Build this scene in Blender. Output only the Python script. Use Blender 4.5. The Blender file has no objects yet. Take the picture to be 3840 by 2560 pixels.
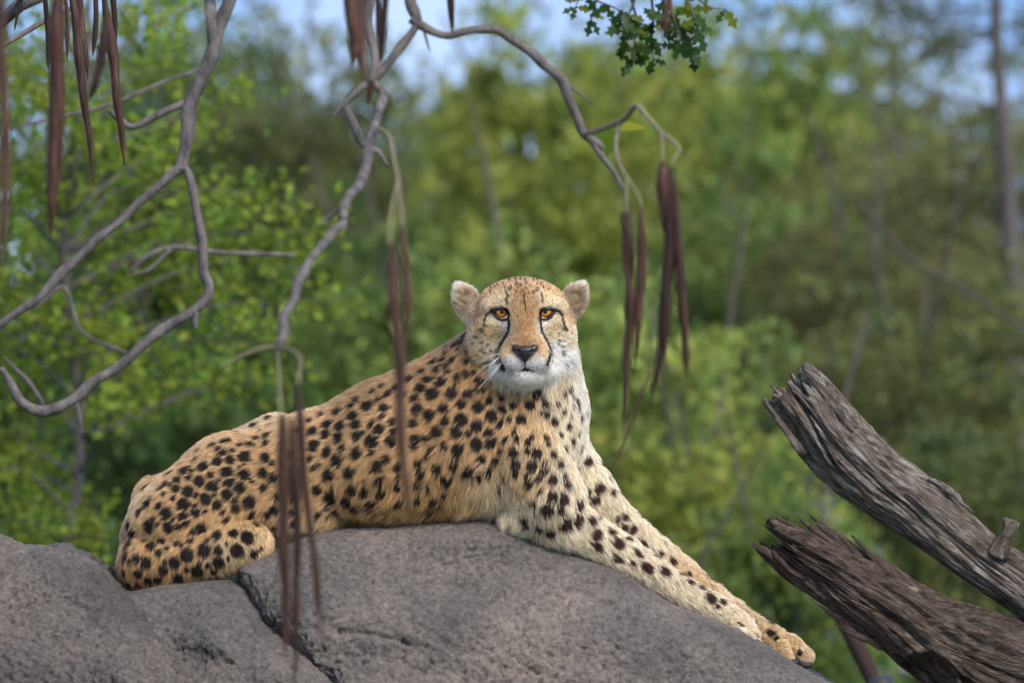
import bpy, bmesh, math, random
import numpy as np
from mathutils import Vector, Matrix
R = math.radians
rng = np.random.default_rng(7)
random.seed(7)
scene = bpy.context.scene
COL = scene.collection

# ------------------------------------------------------------------ camera, sky, sun, exposure
DIST = 12.0          # metres from the lens to the animal
S = 2200.0           # photo pixels (3840 wide) per metre at that distance
CZ = 1.6             # lens height
cam_d = bpy.data.cameras.new('camera')
cam = bpy.data.objects.new('camera', cam_d)
COL.objects.link(cam)
cam.location = (0, 0, CZ)
cam.rotation_euler = (R(90), 0, 0)
cam_d.sensor_width = 36
cam_d.lens = 36 * DIST / (3840 / S)
cam_d.clip_start = 0.5
cam_d.clip_end = 2000
cam_d.dof.use_dof = True
cam_d.dof.focus_distance = DIST - 0.14
cam_d.dof.aperture_fstop = 7.2
scene.camera = cam

SUN_EL, SUN_AZ = R(42), R(146)      # azimuth clockwise from +Y (north): behind the camera, to the right
world = bpy.data.worlds.new('World')
scene.world = world
world.use_nodes = True
wn = world.node_tree
wn.nodes.clear()
sky = wn.nodes.new('ShaderNodeTexSky')
sky.sky_type = 'NISHITA'
sky.sun_disc = False
sky.sun_elevation = SUN_EL
sky.sun_rotation = SUN_AZ
sky.altitude = 300
sky.air_density = 1.0
sky.dust_density = 0.2
sky.ozone_density = 3.0
bg = wn.nodes.new('ShaderNodeBackground')
bg.inputs['Strength'].default_value = 0.145
out = wn.nodes.new('ShaderNodeOutputWorld')
# drifting thin cloud over the blue
tc = wn.nodes.new('ShaderNodeTexCoord')
cl = wn.nodes.new('ShaderNodeTexNoise')
cl.inputs['Scale'].default_value = 9.0
cl.inputs['Detail'].default_value = 5.0
rmp = wn.nodes.new('ShaderNodeValToRGB')
rmp.color_ramp.elements[0].position = 0.42
rmp.color_ramp.elements[1].position = 0.72
mx = wn.nodes.new('ShaderNodeMix')
mx.data_type = 'RGBA'
mx.inputs['B'].default_value = (6.9, 6.6, 6.2, 1)
mul = wn.nodes.new('ShaderNodeMath')
mul.operation = 'MULTIPLY'
mul.inputs[1].default_value = 0.55
wn.links.new(tc.outputs['Generated'], cl.inputs['Vector'])
wn.links.new(cl.outputs['Fac'], rmp.inputs['Fac'])
wn.links.new(rmp.outputs['Color'], mul.inputs[0])
wn.links.new(mul.outputs[0], mx.inputs['Factor'])
# look a little above the hazy horizon band, all the way round
vm = wn.nodes.new('ShaderNodeVectorMath')
vm.operation = 'MULTIPLY_ADD'
vm.inputs[1].default_value = (1, 1, 0.62)
vm.inputs[2].default_value = (0, 0, 0.38)
nv = wn.nodes.new('ShaderNodeVectorMath')
nv.operation = 'NORMALIZE'
wn.links.new(tc.outputs['Generated'], vm.inputs[0])
wn.links.new(vm.outputs[0], nv.inputs[0])
wn.links.new(nv.outputs[0], sky.inputs['Vector'])
wn.links.new(sky.outputs[0], mx.inputs['A'])
wn.links.new(mx.outputs['Result'], bg.inputs['Color'])
wn.links.new(bg.outputs[0], out.inputs['Surface'])

sun_d = bpy.data.lights.new('sun', 'SUN')
sun_d.energy = 2.3
sun_d.angle = R(26)
sun_d.color = (1.0, 0.93, 0.82)
sun = bpy.data.objects.new('sun', sun_d)
COL.objects.link(sun)
sdir = Vector((math.sin(SUN_AZ) * math.cos(SUN_EL), math.cos(SUN_AZ) * math.cos(SUN_EL), math.sin(SUN_EL)))
sun.rotation_euler = sdir.to_track_quat('Z', 'Y').to_euler()
sun.location = sdir * 30

vs = scene.view_settings
vs.view_transform = 'Standard'
vs.look = 'None'
vs.exposure = 0.95
vs.gamma = 1.0
vs.use_curve_mapping = False
scene.render.engine = 'CYCLES'
scene.cycles.max_bounces = 12
scene.cycles.diffuse_bounces = 5
scene.cycles.glossy_bounces = 8
scene.cycles.transmission_bounces = 10
scene.cycles.transparent_max_bounces = 8
scene.cycles.use_denoising = True
scene.cycles.denoising_prefilter = 'FAST'
scene.cycles_curves.shape = 'RIBBONS'
scene.cycles_curves.subdivisions = 2

# ------------------------------------------------------------------ small helpers
def W(u, v, w=0.0):
    """photo-scale drawing units -> metres: u right, v down, w towards the lens, on the animal's plane"""
    return np.array([(u - 1920) / S, DIST - w / S, CZ + (1280 - v) / S])

def WA(p):
    p = np.asarray(p, float)
    return np.stack([(p[:, 0] - 1920) / S, DIST - p[:, 2] / S, CZ + (1280 - p[:, 1]) / S], 1)

def at(u, v, d):
    """a point d metres from the lens on the line of sight of a photo position"""
    k = d / DIST / S
    return Vector(((u - 1920) * k, d, CZ + (1280 - v) * k))

def tag(o, label=None, cat=None, group=None, kind=None):
    if label: o['label'] = label
    if cat: o['category'] = cat
    if group: o['group'] = group
    if kind: o['kind'] = kind
    return o

def empty(name, loc=(0, 0, 0)):
    o = bpy.data.objects.new(name, None)
    o.location = loc
    o.empty_display_size = 0.1
    COL.objects.link(o)
    return o

def link(name, me, mat=None, parent=None):
    o = bpy.data.objects.new(name, me)
    COL.objects.link(o)
    if mat is not None and not me.materials:
        me.materials.append(mat)
    if parent is not None:
        o.parent = parent
        o.matrix_parent_inverse = Matrix.Translation(parent.location).inverted()
    return o

def mesh_np(name, V, F, smooth=True):
    """V (n,3), F (m,3|4) arrays"""
    V = np.asarray(V, np.float32)
    F = np.asarray(F, np.int32)
    me = bpy.data.meshes.new(name)
    me.vertices.add(len(V))
    me.vertices.foreach_set('co', V.ravel())
    k = F.shape[1]
    me.loops.add(F.size)
    me.loops.foreach_set('vertex_index', F.ravel())
    me.polygons.add(len(F))
    me.polygons.foreach_set('loop_start', np.arange(0, F.size, k, dtype=np.int32))
    me.polygons.foreach_set('use_smooth', np.full(len(F), smooth))
    me.update(calc_edges=True)
    me.validate()
    return me

def set_attr(me, name, C):
    a = me.attributes.new(name, 'FLOAT_COLOR', 'POINT')
    C4 = np.ones((len(C), 4), np.float32)
    C4[:, :3] = C
    a.data.foreach_set('color', C4.ravel())

# lattice noise, vectorised
def _hash(ix, iy, iz, seed):
    h = (ix.astype(np.uint32) * np.uint32(374761393) + iy.astype(np.uint32) * np.uint32(668265263)
         + iz.astype(np.uint32) * np.uint32(2147483647) + np.uint32(seed) * np.uint32(974711))
    h = (h ^ (h >> np.uint32(13))) * np.uint32(1274126177)
    h = h ^ (h >> np.uint32(16))
    return (h & np.uint32(0xffffff)).astype(np.float32) / np.float32(0xffffff)

def vnoise(P, seed=0):
    P = np.asarray(P, np.float32)
    I = np.floor(P).astype(np.int64)
    f = P - I
    f = f * f * (3 - 2 * f)
    I = I & 0xffff
    r = 0
    for dx in (0, 1):
        for dy in (0, 1):
            for dz in (0, 1):
                wgt = ((f[:, 0] if dx else 1 - f[:, 0]) * (f[:, 1] if dy else 1 - f[:, 1]) * (f[:, 2] if dz else 1 - f[:, 2]))
                r = r + wgt * _hash(I[:, 0] + dx, I[:, 1] + dy, I[:, 2] + dz, seed)
    return r * 2 - 1

def fbm(P, octv=4, seed=0, gain=0.5, lac=2.03):
    a, s, t = 1.0, 0.0, 0.0
    P = np.asarray(P, np.float32)
    for i in range(octv):
        s = s + a * vnoise(P, seed + i)
        t += a
        a *= gain
        P = P * lac + 11.3
    return s / t

# signed-distance modelling on a rectilinear grid, meshed with surface nets
def axis(segs):
    xs = []
    for a, b, st in segs:
        xs.append(np.arange(a, b, st))
    xs.append([segs[-1][1]])
    return np.concatenate(xs).astype(np.float32)

def nets(field, ax):
    nx, ny, nz = field.shape
    neg = field < 0
    cell = np.zeros((nx - 1, ny - 1, nz - 1), np.int8)
    for i in (0, 1):
        for j in (0, 1):
            for k in (0, 1):
                cell += neg[i:nx - 1 + i, j:ny - 1 + j, k:nz - 1 + k]
    act = (cell > 0) & (cell < 8)
    ci = np.argwhere(act)
    idx = np.full(act.shape, -1, np.int32)
    idx[act] = np.arange(len(ci))
    cor = {}
    for i in (0, 1):
        for j in (0, 1):
            for k in (0, 1):
                cor[i, j, k] = field[ci[:, 0] + i, ci[:, 1] + j, ci[:, 2] + k]
    acc = np.zeros((len(ci), 3), np.float32)
    cnt = np.zeros(len(ci), np.float32)
    keys = list(cor)
    for a in keys:
        for b in keys:
            if sum(b) - sum(a) == 1 and all(y >= x for x, y in zip(a, b)):
                fa, fb = cor[a], cor[b]
                m = (fa < 0) != (fb < 0)
                t = np.where(m, fa / np.where(m, fa - fb, 1), 0)
                for d in range(3):
                    acc[:, d] += np.where(m, a[d] + t * (b[d] - a[d]), 0)
                cnt += m
    p = ci + acc / cnt[:, None]
    V = np.stack([np.interp(p[:, d], np.arange(len(ax[d])), ax[d]) for d in range(3)], 1)
    Fs = []
    for d in range(3):
        sl0 = [slice(None)] * 3
        sl1 = [slice(None)] * 3
        sl0[d] = slice(0, -1)
        sl1[d] = slice(1, None)
        n0, n1 = neg[tuple(sl0)], neg[tuple(sl1)]
        e = np.argwhere(n0 != n1)
        o1, o2 = [(1, 2), (2, 0), (0, 1)][d]
        ok = (e[:, o1] > 0) & (e[:, o2] > 0) & (e[:, o1] < field.shape[o1] - 1) & (e[:, o2] < field.shape[o2] - 1)
        e = e[ok]
        q = []
        for (a, b) in ((0, 0), (-1, 0), (-1, -1), (0, -1)):
            c = e.copy()
            c[:, o1] += a
            c[:, o2] += b
            q.append(idx[c[:, 0], c[:, 1], c[:, 2]])
        q = np.stack(q, 1)
        flip = n0[e[:, 0], e[:, 1], e[:, 2]]
        q[~flip] = q[~flip][:, ::-1]
        Fs.append(q)
    return V, np.concatenate(Fs)

def rotm(ax_, deg):
    return np.array(Matrix.Rotation(R(deg), 3, ax_))

def d_ell(P, c, r, M=None):
    q = P - np.float32(c)
    if M is not None:
        q = q @ np.asarray(M, np.float32)
    r = np.float32(r)
    k0 = np.sqrt(((q / r) ** 2).sum(-1))
    k1 = np.sqrt(((q / (r * r)) ** 2).sum(-1))
    return np.where(k0 < 1e-3, -r.min(), k0 * (k0 - 1) / np.maximum(k1, 1e-6))

def d_cone(P, a, b, ra, rb):
    a = np.float32(a)
    b = np.float32(b)
    ab = b - a
    t = np.clip(((P - a) @ ab) / (ab @ ab), 0, 1)
    return np.sqrt(((P - a - t[..., None] * ab) ** 2).sum(-1)) - (ra + (rb - ra) * t)

def smin(a, b, k):
    h = np.maximum(k - np.abs(a - b), 0) / k
    return np.minimum(a, b) - h * h * k * 0.25

class SDF:
    """list of primitives: ('e',c,r,M,k,tag) / ('c',a,b,ra,rb,k,tag); op '+' or '-'"""
    def __init__(self):
        self.p = []
    def ell(self, c, r, k=40, tag='', rot=None, op='+'):
        M = None
        if rot:
            M = np.eye(3)
            for a, d in rot:
                M = M @ rotm(a, d)
        rm = max(r)
        self.p.append((op, lambda P: d_ell(P, c, r, M), np.array(c) - rm, np.array(c) + rm, k, tag))
    def cone(self, a, b, ra, rb, k=40, tag='', op='+'):
        A, B = np.array(a, float), np.array(b, float)
        lo = np.minimum(A - ra, B - rb)
        hi = np.maximum(A + ra, B + rb)
        self.p.append((op, lambda P: d_cone(P, a, b, ra, rb), lo, hi, k, tag))
    def grid(self, ax):
        f = np.full([len(a) for a in ax], 90.0, np.float32)
        for op, fn, lo, hi, k, tg in self.p:
            m = 40 + k
            sl = []
            for d in range(3):
                i0 = max(np.searchsorted(ax[d], lo[d] - m) - 1, 0)
                i1 = min(np.searchsorted(ax[d], hi[d] + m) + 1, len(ax[d]))
                sl.append(slice(i0, i1))
            sl = tuple(sl)
            G = np.stack(np.meshgrid(*[ax[d][sl[d]] for d in range(3)], indexing='ij'), -1)
            dd = fn(G)
            if op == '+':
                f[sl] = smin(f[sl], dd, k)
            else:
                f[sl] = -smin(-f[sl], dd, k)
        return f
    def nearest(self, P, tags):
        out_ = np.full(len(P), 1e3, np.float32)
        for op, fn, lo, hi, k, tg in self.p:
            if op == '+' and tg in tags:
                out_ = np.minimum(out_, fn(P))
        return out_

def normals(V, F):
    if F.shape[1] == 4:
        n = np.cross(V[F[:, 2]] - V[F[:, 0]], V[F[:, 3]] - V[F[:, 1]])
    else:
        n = np.cross(V[F[:, 1]] - V[F[:, 0]], V[F[:, 2]] - V[F[:, 0]])
    N = np.zeros_like(V)
    for k in range(F.shape[1]):
        for d in range(3):
            N[:, d] += np.bincount(F[:, k], n[:, d], len(V))
    return N / np.maximum(np.linalg.norm(N, axis=1, keepdims=True), 1e-9)

def relax(V, F, it=2, lam=0.5):
    E = np.concatenate([F[:, [k, (k + 1) % F.shape[1]]] for k in range(F.shape[1])])
    E = np.concatenate([E, E[:, ::-1]])
    deg = np.maximum(np.bincount(E[:, 0], minlength=len(V)), 1)
    for _ in range(it):
        A = np.stack([np.bincount(E[:, 0], V[E[:, 1], d], len(V)) for d in range(3)], 1) / deg[:, None]
        V = V + (A - V) * lam
    return V

# materials
def new_mat(name):
    m = bpy.data.materials.new(name)
    m.use_nodes = True
    nt = m.node_tree
    return m, nt, nt.nodes['Principled BSDF']

def N(nt, typ, **kw):
    n = nt.nodes.new(typ)
    for k, v in kw.items():
        if k in n.inputs:
            n.inputs[k].default_value = v
        else:
            setattr(n, k, v)
    return n

def ramp(nt, src, stops):
    r = nt.nodes.new('ShaderNodeValToRGB')
    e = r.color_ramp.elements
    while len(e) < len(stops):
        e.new(0.5)
    for i, (p, c) in enumerate(stops):
        e[i].position = p
        e[i].color = (*c, 1) if len(c) == 3 else c
    nt.links.new(src, r.inputs['Fac'])
    return r

def simple(name, col, rough=0.7, spec=0.3):
    m, nt, b = new_mat(name)
    b.inputs['Base Color'].default_value = (*col, 1)
    b.inputs['Roughness'].default_value = rough
    b.inputs['Specular IOR Level'].default_value = spec
    return m
def tube(pts, rad, n=8, cap=True):
    """mesh arrays of a tube through pts (k,3) with radii"""
    pts = np.asarray(pts, float)
    rad = np.broadcast_to(np.asarray(rad, float), (len(pts),))
    tg = np.gradient(pts, axis=0)
    tg /= np.maximum(np.linalg.norm(tg, axis=1, keepdims=True), 1e-9)
    up = np.array([0, 0, 1.0]) if abs(tg[0, 2]) < 0.9 else np.array([1.0, 0, 0])
    V = []
    x = np.cross(up, tg[0])
    for i in range(len(pts)):
        x = x - tg[i] * (x @ tg[i])
        x /= np.linalg.norm(x)
        y = np.cross(tg[i], x)
        a = np.arange(n) * 2 * math.pi / n
        V.append(pts[i] + rad[i] * (np.cos(a)[:, None] * x + np.sin(a)[:, None] * y))
    V = np.concatenate(V)
    F = []
    for i in range(len(pts) - 1):
        for j in range(n):
            F.append((i * n + j, i * n + (j + 1) % n, (i + 1) * n + (j + 1) % n, (i + 1) * n + j))
    if cap:
        V = np.vstack([V, pts[0], pts[-1]])
        c0, c1 = len(V) - 2, len(V) - 1
        e = (len(pts) - 1) * n
        for j in range(n):
            F.append(((j + 1) % n, j, c0, c0))
            F.append((e + j, e + (j + 1) % n, c1, c1))
    return V, F

def mesh_list(name, V, F, smooth=True):
    me = bpy.data.meshes.new(name)
    me.from_pydata([tuple(v) for v in V], [], [tuple(dict.fromkeys(f)) for f in F])
    me.polygons.foreach_set('use_smooth', np.full(len(me.polygons), smooth))
    me.update()
    return me

def crv(pts, n):
    """smooth resampling of a polyline (Catmull-Rom)"""
    p = np.asarray(pts, float)
    p = np.vstack([2 * p[0] - p[1], p, 2 * p[-1] - p[-2]])
    o = []
    m = len(p) - 3
    for s in np.linspace(0, m - 1e-6, n):
        i = int(s)
        t = s - i
        a, b_, c, d = p[i:i + 4]
        o.append(0.5 * (2 * b_ + (c - a) * t + (2 * a - 5 * b_ + 4 * c - d) * t * t + (3 * b_ - a - 3 * c + d) * t ** 3))
    return np.array(o)

# ------------------------------------------------------------------ terrain
def ground_z(y):
    t = np.clip((y - 14.5) / 9.0, 0, 1)
    return -4.2 * t * t * (3 - 2 * t)
gx = np.concatenate([np.linspace(-400, -30, 14), np.linspace(-26, 26, 70), np.linspace(30, 400, 14)])
gy = np.concatenate([np.linspace(-60, 0, 8), np.linspace(2, 60, 80), np.linspace(66, 900, 24)])
GX, GY = np.meshgrid(gx, gy, indexing='ij')
GZ = ground_z(GY) + 0.12 * fbm(np.stack([GX.ravel() * .35, GY.ravel() * .35, GX.ravel() * 0], 1), 4, 3).reshape(GX.shape)
nxg, nyg = GX.shape
ii = np.arange(nxg * nyg).reshape(nxg, nyg)
Fg = np.stack([ii[:-1, :-1], ii[1:, :-1], ii[1:, 1:], ii[:-1, 1:]], -1).reshape(-1, 4)
mg, nt, b = new_mat('ground_mat')
n1 = N(nt, 'ShaderNodeTexNoise', Scale=0.6, Detail=8.0)
tcg = N(nt, 'ShaderNodeTexCoord')
nt.links.new(tcg.outputs['Object'], n1.inputs['Vector'])
rg = ramp(nt, n1.outputs['Fac'], [(0.35, (0.035, 0.05, 0.014)), (0.55, (0.06, 0.085, 0.02)), (0.7, (0.11, 0.085, 0.05))])
nt.links.new(rg.outputs['Color'], b.inputs['Base Color'])
b.inputs['Roughness'].default_value = 0.95
ground = link('ground', mesh_np('ground', np.stack([GX.ravel(), GY.ravel(), GZ.ravel()], 1), Fg), mg)
tag(ground, kind='structure')

# ------------------------------------------------------------------ boulders
def rock_mat(name, tint, seed):
    m, nt, b = new_mat(name)
    t = N(nt, 'ShaderNodeTexCoord')
    mp = N(nt, 'ShaderNodeMapping')
    mp.inputs['Location'].default_value = (seed, seed * 2, 0)
    nt.links.new(t.outputs['Object'], mp.inputs['Vector'])
    a = N(nt, 'ShaderNodeTexNoise', Scale=5.0, Detail=10.0, Roughness=0.65)
    c = N(nt, 'ShaderNodeTexNoise', Scale=100.0, Detail=7.0, Roughness=0.85)
    e = N(nt, 'ShaderNodeTexNoise', Scale=60.0, Detail=6.0, Roughness=0.7)
    v = N(nt, 'ShaderNodeTexVoronoi', Scale=95.0)
    for x in (a, c, e, v):
        nt.links.new(mp.outputs[0], x.inputs['Vector'])
    r1 = ramp(nt, a.outputs['Fac'], [(0.3, tuple(np.array(tint) * np.array([0.58, 0.57, 0.57]))), (0.48, tint), (0.66, tuple(np.array(tint) * np.array([1.45, 1.36, 1.26])))])
    r2 = ramp(nt, c.outputs['Fac'], [(0.36, (0.30, 0.29, 0.29)), (0.45, (0.85, 0.84, 0.84)), (0.55, (1.08, 1.07, 1.06)), (0.66, (1.75, 1.7, 1.64))])
    r3 = ramp(nt, e.outputs['Fac'], [(0.30, (0.42, 0.41, 0.41)), (0.42, (0.92, 0.91, 0.9)), (0.62, (1.05, 1.03, 1.01)), (0.74, (1.4, 1.34, 1.28))])
    m1 = N(nt, 'ShaderNodeMix', data_type='RGBA', blend_type='MULTIPLY')
    m1.inputs['Factor'].default_value = 1
    m2 = N(nt, 'ShaderNodeMix', data_type='RGBA', blend_type='MULTIPLY')
    m2.inputs['Factor'].default_value = 1
    nt.links.new(r1.outputs['Color'], m1.inputs['A'])
    nt.links.new(r2.outputs['Color'], m1.inputs['B'])
    nt.links.new(m1.outputs['Result'], m2.inputs['A'])
    nt.links.new(r3.outputs['Color'], m2.inputs['B'])
    nt.links.new(m2.outputs['Result'], b.inputs['Base Color'])
    b.inputs['Roughness'].default_value = 0.6
    b.inputs['Specular IOR Level'].default_value = 0.35
    add = N(nt, 'ShaderNodeMath', operation='ADD')
    mulv = N(nt, 'ShaderNodeMath', operation='MULTIPLY')
    mulv.inputs[1].default_value = 0.5
    nt.links.new(v.outputs['Distance'], mulv.inputs[0])
    nt.links.new(c.outputs['Fac'], add.inputs[0])
    nt.links.new(mulv.outputs[0], add.inputs[1])
    bp = N(nt, 'ShaderNodeBump', Strength=0.9, Distance=0.009)
    nt.links.new(add.outputs[0], bp.inputs['Height'])
    nt.links.new(bp.outputs[0], b.inputs['Normal'])
    return m

def d_poly(P2, poly):
    """signed distance to a 2-D polygon (negative inside)"""
    poly = np.float32(poly)
    x, y = P2[..., 0], P2[..., 1]
    d = np.full(x.shape, 1e9, np.float32)
    ins = np.zeros(x.shape, bool)
    n = len(poly)
    for i in range(n):
        ax_, ay = poly[i]
        bx, by = poly[(i + 1) % n]
        ex, ey = bx - ax_, by - ay
        t = np.clip(((x - ax_) * ex + (y - ay) * ey) / (ex * ex + ey * ey), 0, 1)
        d = np.minimum(d, (x - ax_ - t * ex) ** 2 + (y - ay - t * ey) ** 2)
        c = ((ay > y) != (by > y)) & (x < ex * (y - ay) / (by - ay if by != ay else 1e-9) + ax_)
        ins ^= c
    d = np.sqrt(d)
    return np.where(ins, -d, d)

def smax(a, b, k):
    return -smin(-a, -b, k)

def boulder(name, poly, front, back, us, vsx, wsx, k, seed, mat, grooves=(), bumps=(), extra=None, amp=1.0):
    """polygon silhouette in (u,v), sloped front face through `front`=((v,w),(v,w)), back at w=back"""
    ax_ = [axis(us), axis(vsx), axis(wsx)]
    U, Vv = np.meshgrid(ax_[0], ax_[1], indexing='ij')
    dp = d_poly(np.stack([U, Vv], -1), poly)
    (v0, w0), (v1, w1) = front
    # front plane: w <= w0 + slope*(v-v0)
    sl = (w1 - w0) / (v1 - v0)
    nrm = math.hypot(1, sl)
    f = np.empty((len(ax_[0]), len(ax_[1]), len(ax_[2])), np.float32)
    bulge = np.zeros_like(U)
    for (bu, bv, ru, rv, h) in bumps:
        bulge += h * np.exp(-((U - bu) / ru) ** 2 - ((Vv - bv) / rv) ** 2)
    for iw, w in enumerate(ax_[2]):
        df = (w - (w0 + sl * (Vv - v0)) - bulge) / nrm
        db = np.float32(back) - w
        f[:, :, iw] = smax(smax(dp, df, k), np.full_like(dp, db), k)
    V, F = nets(f, ax_)
    V = relax(V, F, 2)
    Nn = normals(V, F)
    # facet planes, lumps, pits
    P = V / 100.0
    disp = 24 * fbm(P * 0.32, 3, seed) + 13 * fbm(P * 1.1, 3, seed + 9) + 6 * fbm(P * 2.4, 2, seed + 12)
    r = 1 - np.abs(fbm(P * np.array([0.45, 0.8, 0.6]) + 5, 3, seed + 20))
    disp -= 26 * np.clip(r - 0.93, 0, 1) / 0.07 * 0.35
    fine = fbm(P * 4.5, 3, seed + 30)
    disp += 8.5 * fine * (0.5 + np.clip(0.5 + 1.6 * fbm(P * 0.9, 2, seed + 33), 0, 1))
    pit = fbm(P * 7.5, 2, seed + 40)
    disp -= 22.0 * np.clip(pit - 0.2, 0, 1) * 2
    disp += 5.5 * fbm(P * 13, 2, seed + 50)
    sa, sb = 0.82 * P[:, 0] + 0.57 * P[:, 1], -0.57 * P[:, 0] + 0.82 * P[:, 1]
    strat = fbm(np.stack([sa * 0.22, sb * 1.25, P[:, 2] * 0.7], 1), 3, seed + 70)
    disp += 16 * strat - 12 * np.clip(1 - np.abs(strat) * 7, 0, 1) * np.clip(fbm(P * 0.5, 2, seed + 75) * 3, 0, 1)
    disp += 4.0 * fbm(np.stack([sa * 2.2, sb * 7.0, P[:, 2] * 4.0], 1), 2, seed + 80)
    disp *= amp
    fade = np.ones(len(V))
    for g in grooves:
        pts, wd, dep = g
        dd = np.full(len(V), 1e9)
        q = V[:, :2] + 10 * np.stack([fbm(P * 1.3, 2, 77), fbm(P * 1.3, 2, 78)], 1)
        for i in range(len(pts) - 1):
            a, b_ = np.array(pts[i], float), np.array(pts[i + 1], float)
            t = np.clip(((q - a) @ (b_ - a)) / ((b_ - a) @ (b_ - a)), 0, 1)
            dd = np.minimum(dd, np.linalg.norm(q - a - t[:, None] * (b_ - a), axis=1))
        disp -= dep * np.exp(-(dd / wd) ** 2) * (Nn[:, 2] > -0.2)
    if extra is not None:
        disp = extra(V, Nn, disp)
    V = V + Nn * disp[:, None]
    Wv = WA(V)
    base = Wv[:, :].mean(0)
    base[2] = 0
    me = mesh_np(name, Wv - base, F[:, ::-1])
    o = link(name, me, mat)
    o.location = base
    return o

rm1 = rock_mat('rock_warm', (0.185, 0.163, 0.149), 1.0)
rm2 = rock_mat('rock_grey', (0.150, 0.136, 0.127), 5.0)
rm3 = rock_mat('rock_left', (0.163, 0.144, 0.133), 9.0)

top_main = [(893, 2128), (925, 2100), (1010, 2068), (1070, 2034), (1180, 1992), (1300, 1972), (1480, 1962), (1600, 1947), (1800, 1930),
            (1900, 1945), (2020, 1995), (2130, 2040), (2300, 2110), (2420, 2194), (2530, 2258), (2620, 2294), (2750, 2344),
            (2850, 2404), (2950, 2469), (3010, 2504), (3120, 2566), (3420, 2740), (3560, 3100), (3600, 4900)]
main_poly = top_main + [(900, 4900), (1330, 2800), (1230, 2540), (1120, 2420), (990, 2300), (930, 2210)]
def damp_top(V, Nn, disp):
    # the top that carries the animal stays close to its drawn outline
    top = np.clip(-Nn[:, 1], 0, 1)
    return disp * (1 - 0.8 * top)
boulder_main = boulder('boulder', main_poly, ((1960, 250), (2600, 640)), -620,
    [(780, 3260, 7), (3260, 3700, 40)], [(1880, 2640, 7), (2640, 5000, 60)], [(-760, 60, 45), (60, 760, 8), (760, 2400, 60)],
    120, 3, rm1,
    grooves=[([(1290, 2345), (1400, 2352), (1500, 2372), (1600, 2400)], 13, 26), ([(1090, 2040), (1220, 2100), (1260, 2180)], 20, 12),
             ([(1960, 1990), (2080, 2075), (2180, 2140)], 22, 14), ([(1380, 2020), (1480, 2035), (1560, 2030)], 14, 10),
             ([(1240, 2250), (1330, 2260), (1450, 2235)], 22, 10), ([(2030, 2420), (2300, 2480), (2500, 2560)], 26, 12),
             ([(1500, 2540), (1640, 2500), (1800, 2515)], 20, 10)],
    bumps=[(1780, 2010, 160, 60, 50), (1400, 2300, 300, 140, 60), (1180, 2200, 140, 120, 40), (2150, 2350, 420, 160, 70)], extra=damp_top)
tag(boulder_main, 'broad grey-brown boulder the cheetah lies across, sloping down to its paws', 'boulder')

sec_poly = [(380, 2240), (470, 2214), (560, 2197), (663, 2180), (801, 2166), (862, 2164), (930, 2186), (974, 2244), (1026, 2306), (1076, 2360),
            (1174, 2420), (1237, 2476), (1310, 2566), (1420, 2800), (1480, 4900), (330, 4900), (360, 2400)]
boulder_mid = boulder('boulder', sec_poly, ((2170, 330), (2600, 640)), -420,
    [(300, 1360, 7), (1360, 1600, 30)], [(2120, 2640, 7), (2640, 5000, 60)], [(-520, 200, 45), (200, 780, 8), (780, 2400, 60)],
    110, 13, rm2, grooves=[([(640, 2300), (760, 2290), (860, 2330)], 30, 18), ([(700, 2560), (760, 2480), (800, 2440)], 40, 16)],
    bumps=[(820, 2360, 160, 90, 70), (1060, 2500, 120, 90, 60), (700, 2450, 90, 140, -60)], extra=damp_top)
tag(boulder_mid, 'smaller dark grey boulder under the cheetah\'s hind leg, between two bigger boulders', 'boulder')

left_poly = [(-260, 2040), (-120, 1990), (0, 2002), (55, 2025), (100, 2042), (221, 2040), (287, 2058), (354, 2092), (409, 2122), (442, 2172),
             (480, 2208), (569, 2280), (602, 2340), (663, 2428), (690, 2490), (710, 2580), (760, 2800), (800, 4900), (-420, 4900), (-360, 2300)]
boulder_left = boulder('boulder', left_poly, ((2020, 420), (2600, 860)), -260,
    [(-480, -60, 40), (-60, 760, 7), (760, 900, 30)], [(1960, 2640, 7), (2640, 5000, 60)], [(-360, 260, 45), (260, 1000, 8), (1000, 2600, 60)],
    150, 23, rm3, grooves=[([(200, 2120), (300, 2210), (420, 2330), (520, 2440)], 30, 18), ([(560, 2300), (590, 2400), (640, 2500)], 18, 12)],
    bumps=[(300, 2200, 120, 60, 40), (150, 2400, 200, 120, 60), (480, 2420, 90, 90, 50)])
tag(boulder_left, 'rounded pale grey boulder below the cheetah\'s rump, its pitted top rising highest beside the leaves', 'boulder')
# ------------------------------------------------------------------ foliage behind the rock
def leaf_mat(name, trans=0.35, rough=0.5):
    m = bpy.data.materials.new(name)
    m.use_nodes = True
    nt = m.node_tree
    b = nt.nodes['Principled BSDF']
    oi = N(nt, 'ShaderNodeObjectInfo')
    at_ = N(nt, 'ShaderNodeAttribute', attribute_name='tint')
    mxx = N(nt, 'ShaderNodeMix', data_type='RGBA', blend_type='MULTIPLY')
    mxx.inputs['Factor'].default_value = 1
    nt.links.new(oi.outputs['Color'], mxx.inputs['A'])
    nt.links.new(at_.outputs['Color'], mxx.inputs['B'])
    nt.links.new(mxx.outputs['Result'], b.inputs['Base Color'])
    b.inputs['Roughness'].default_value = rough
    b.inputs['Specular IOR Level'].default_value = 0.3
    tr = nt.nodes.new('ShaderNodeBsdfTranslucent')
    nt.links.new(mxx.outputs['Result'], tr.inputs['Color'])
    ms = nt.nodes.new('ShaderNodeMixShader')
    ms.inputs[0].default_value = trans
    nt.links.new(b.outputs[0], ms.inputs[1])
    nt.links.new(tr.outputs[0], ms.inputs[2])
    nt.links.new(ms.outputs[0], nt.nodes['Material Output'].inputs['Surface'])
    return m
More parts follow.
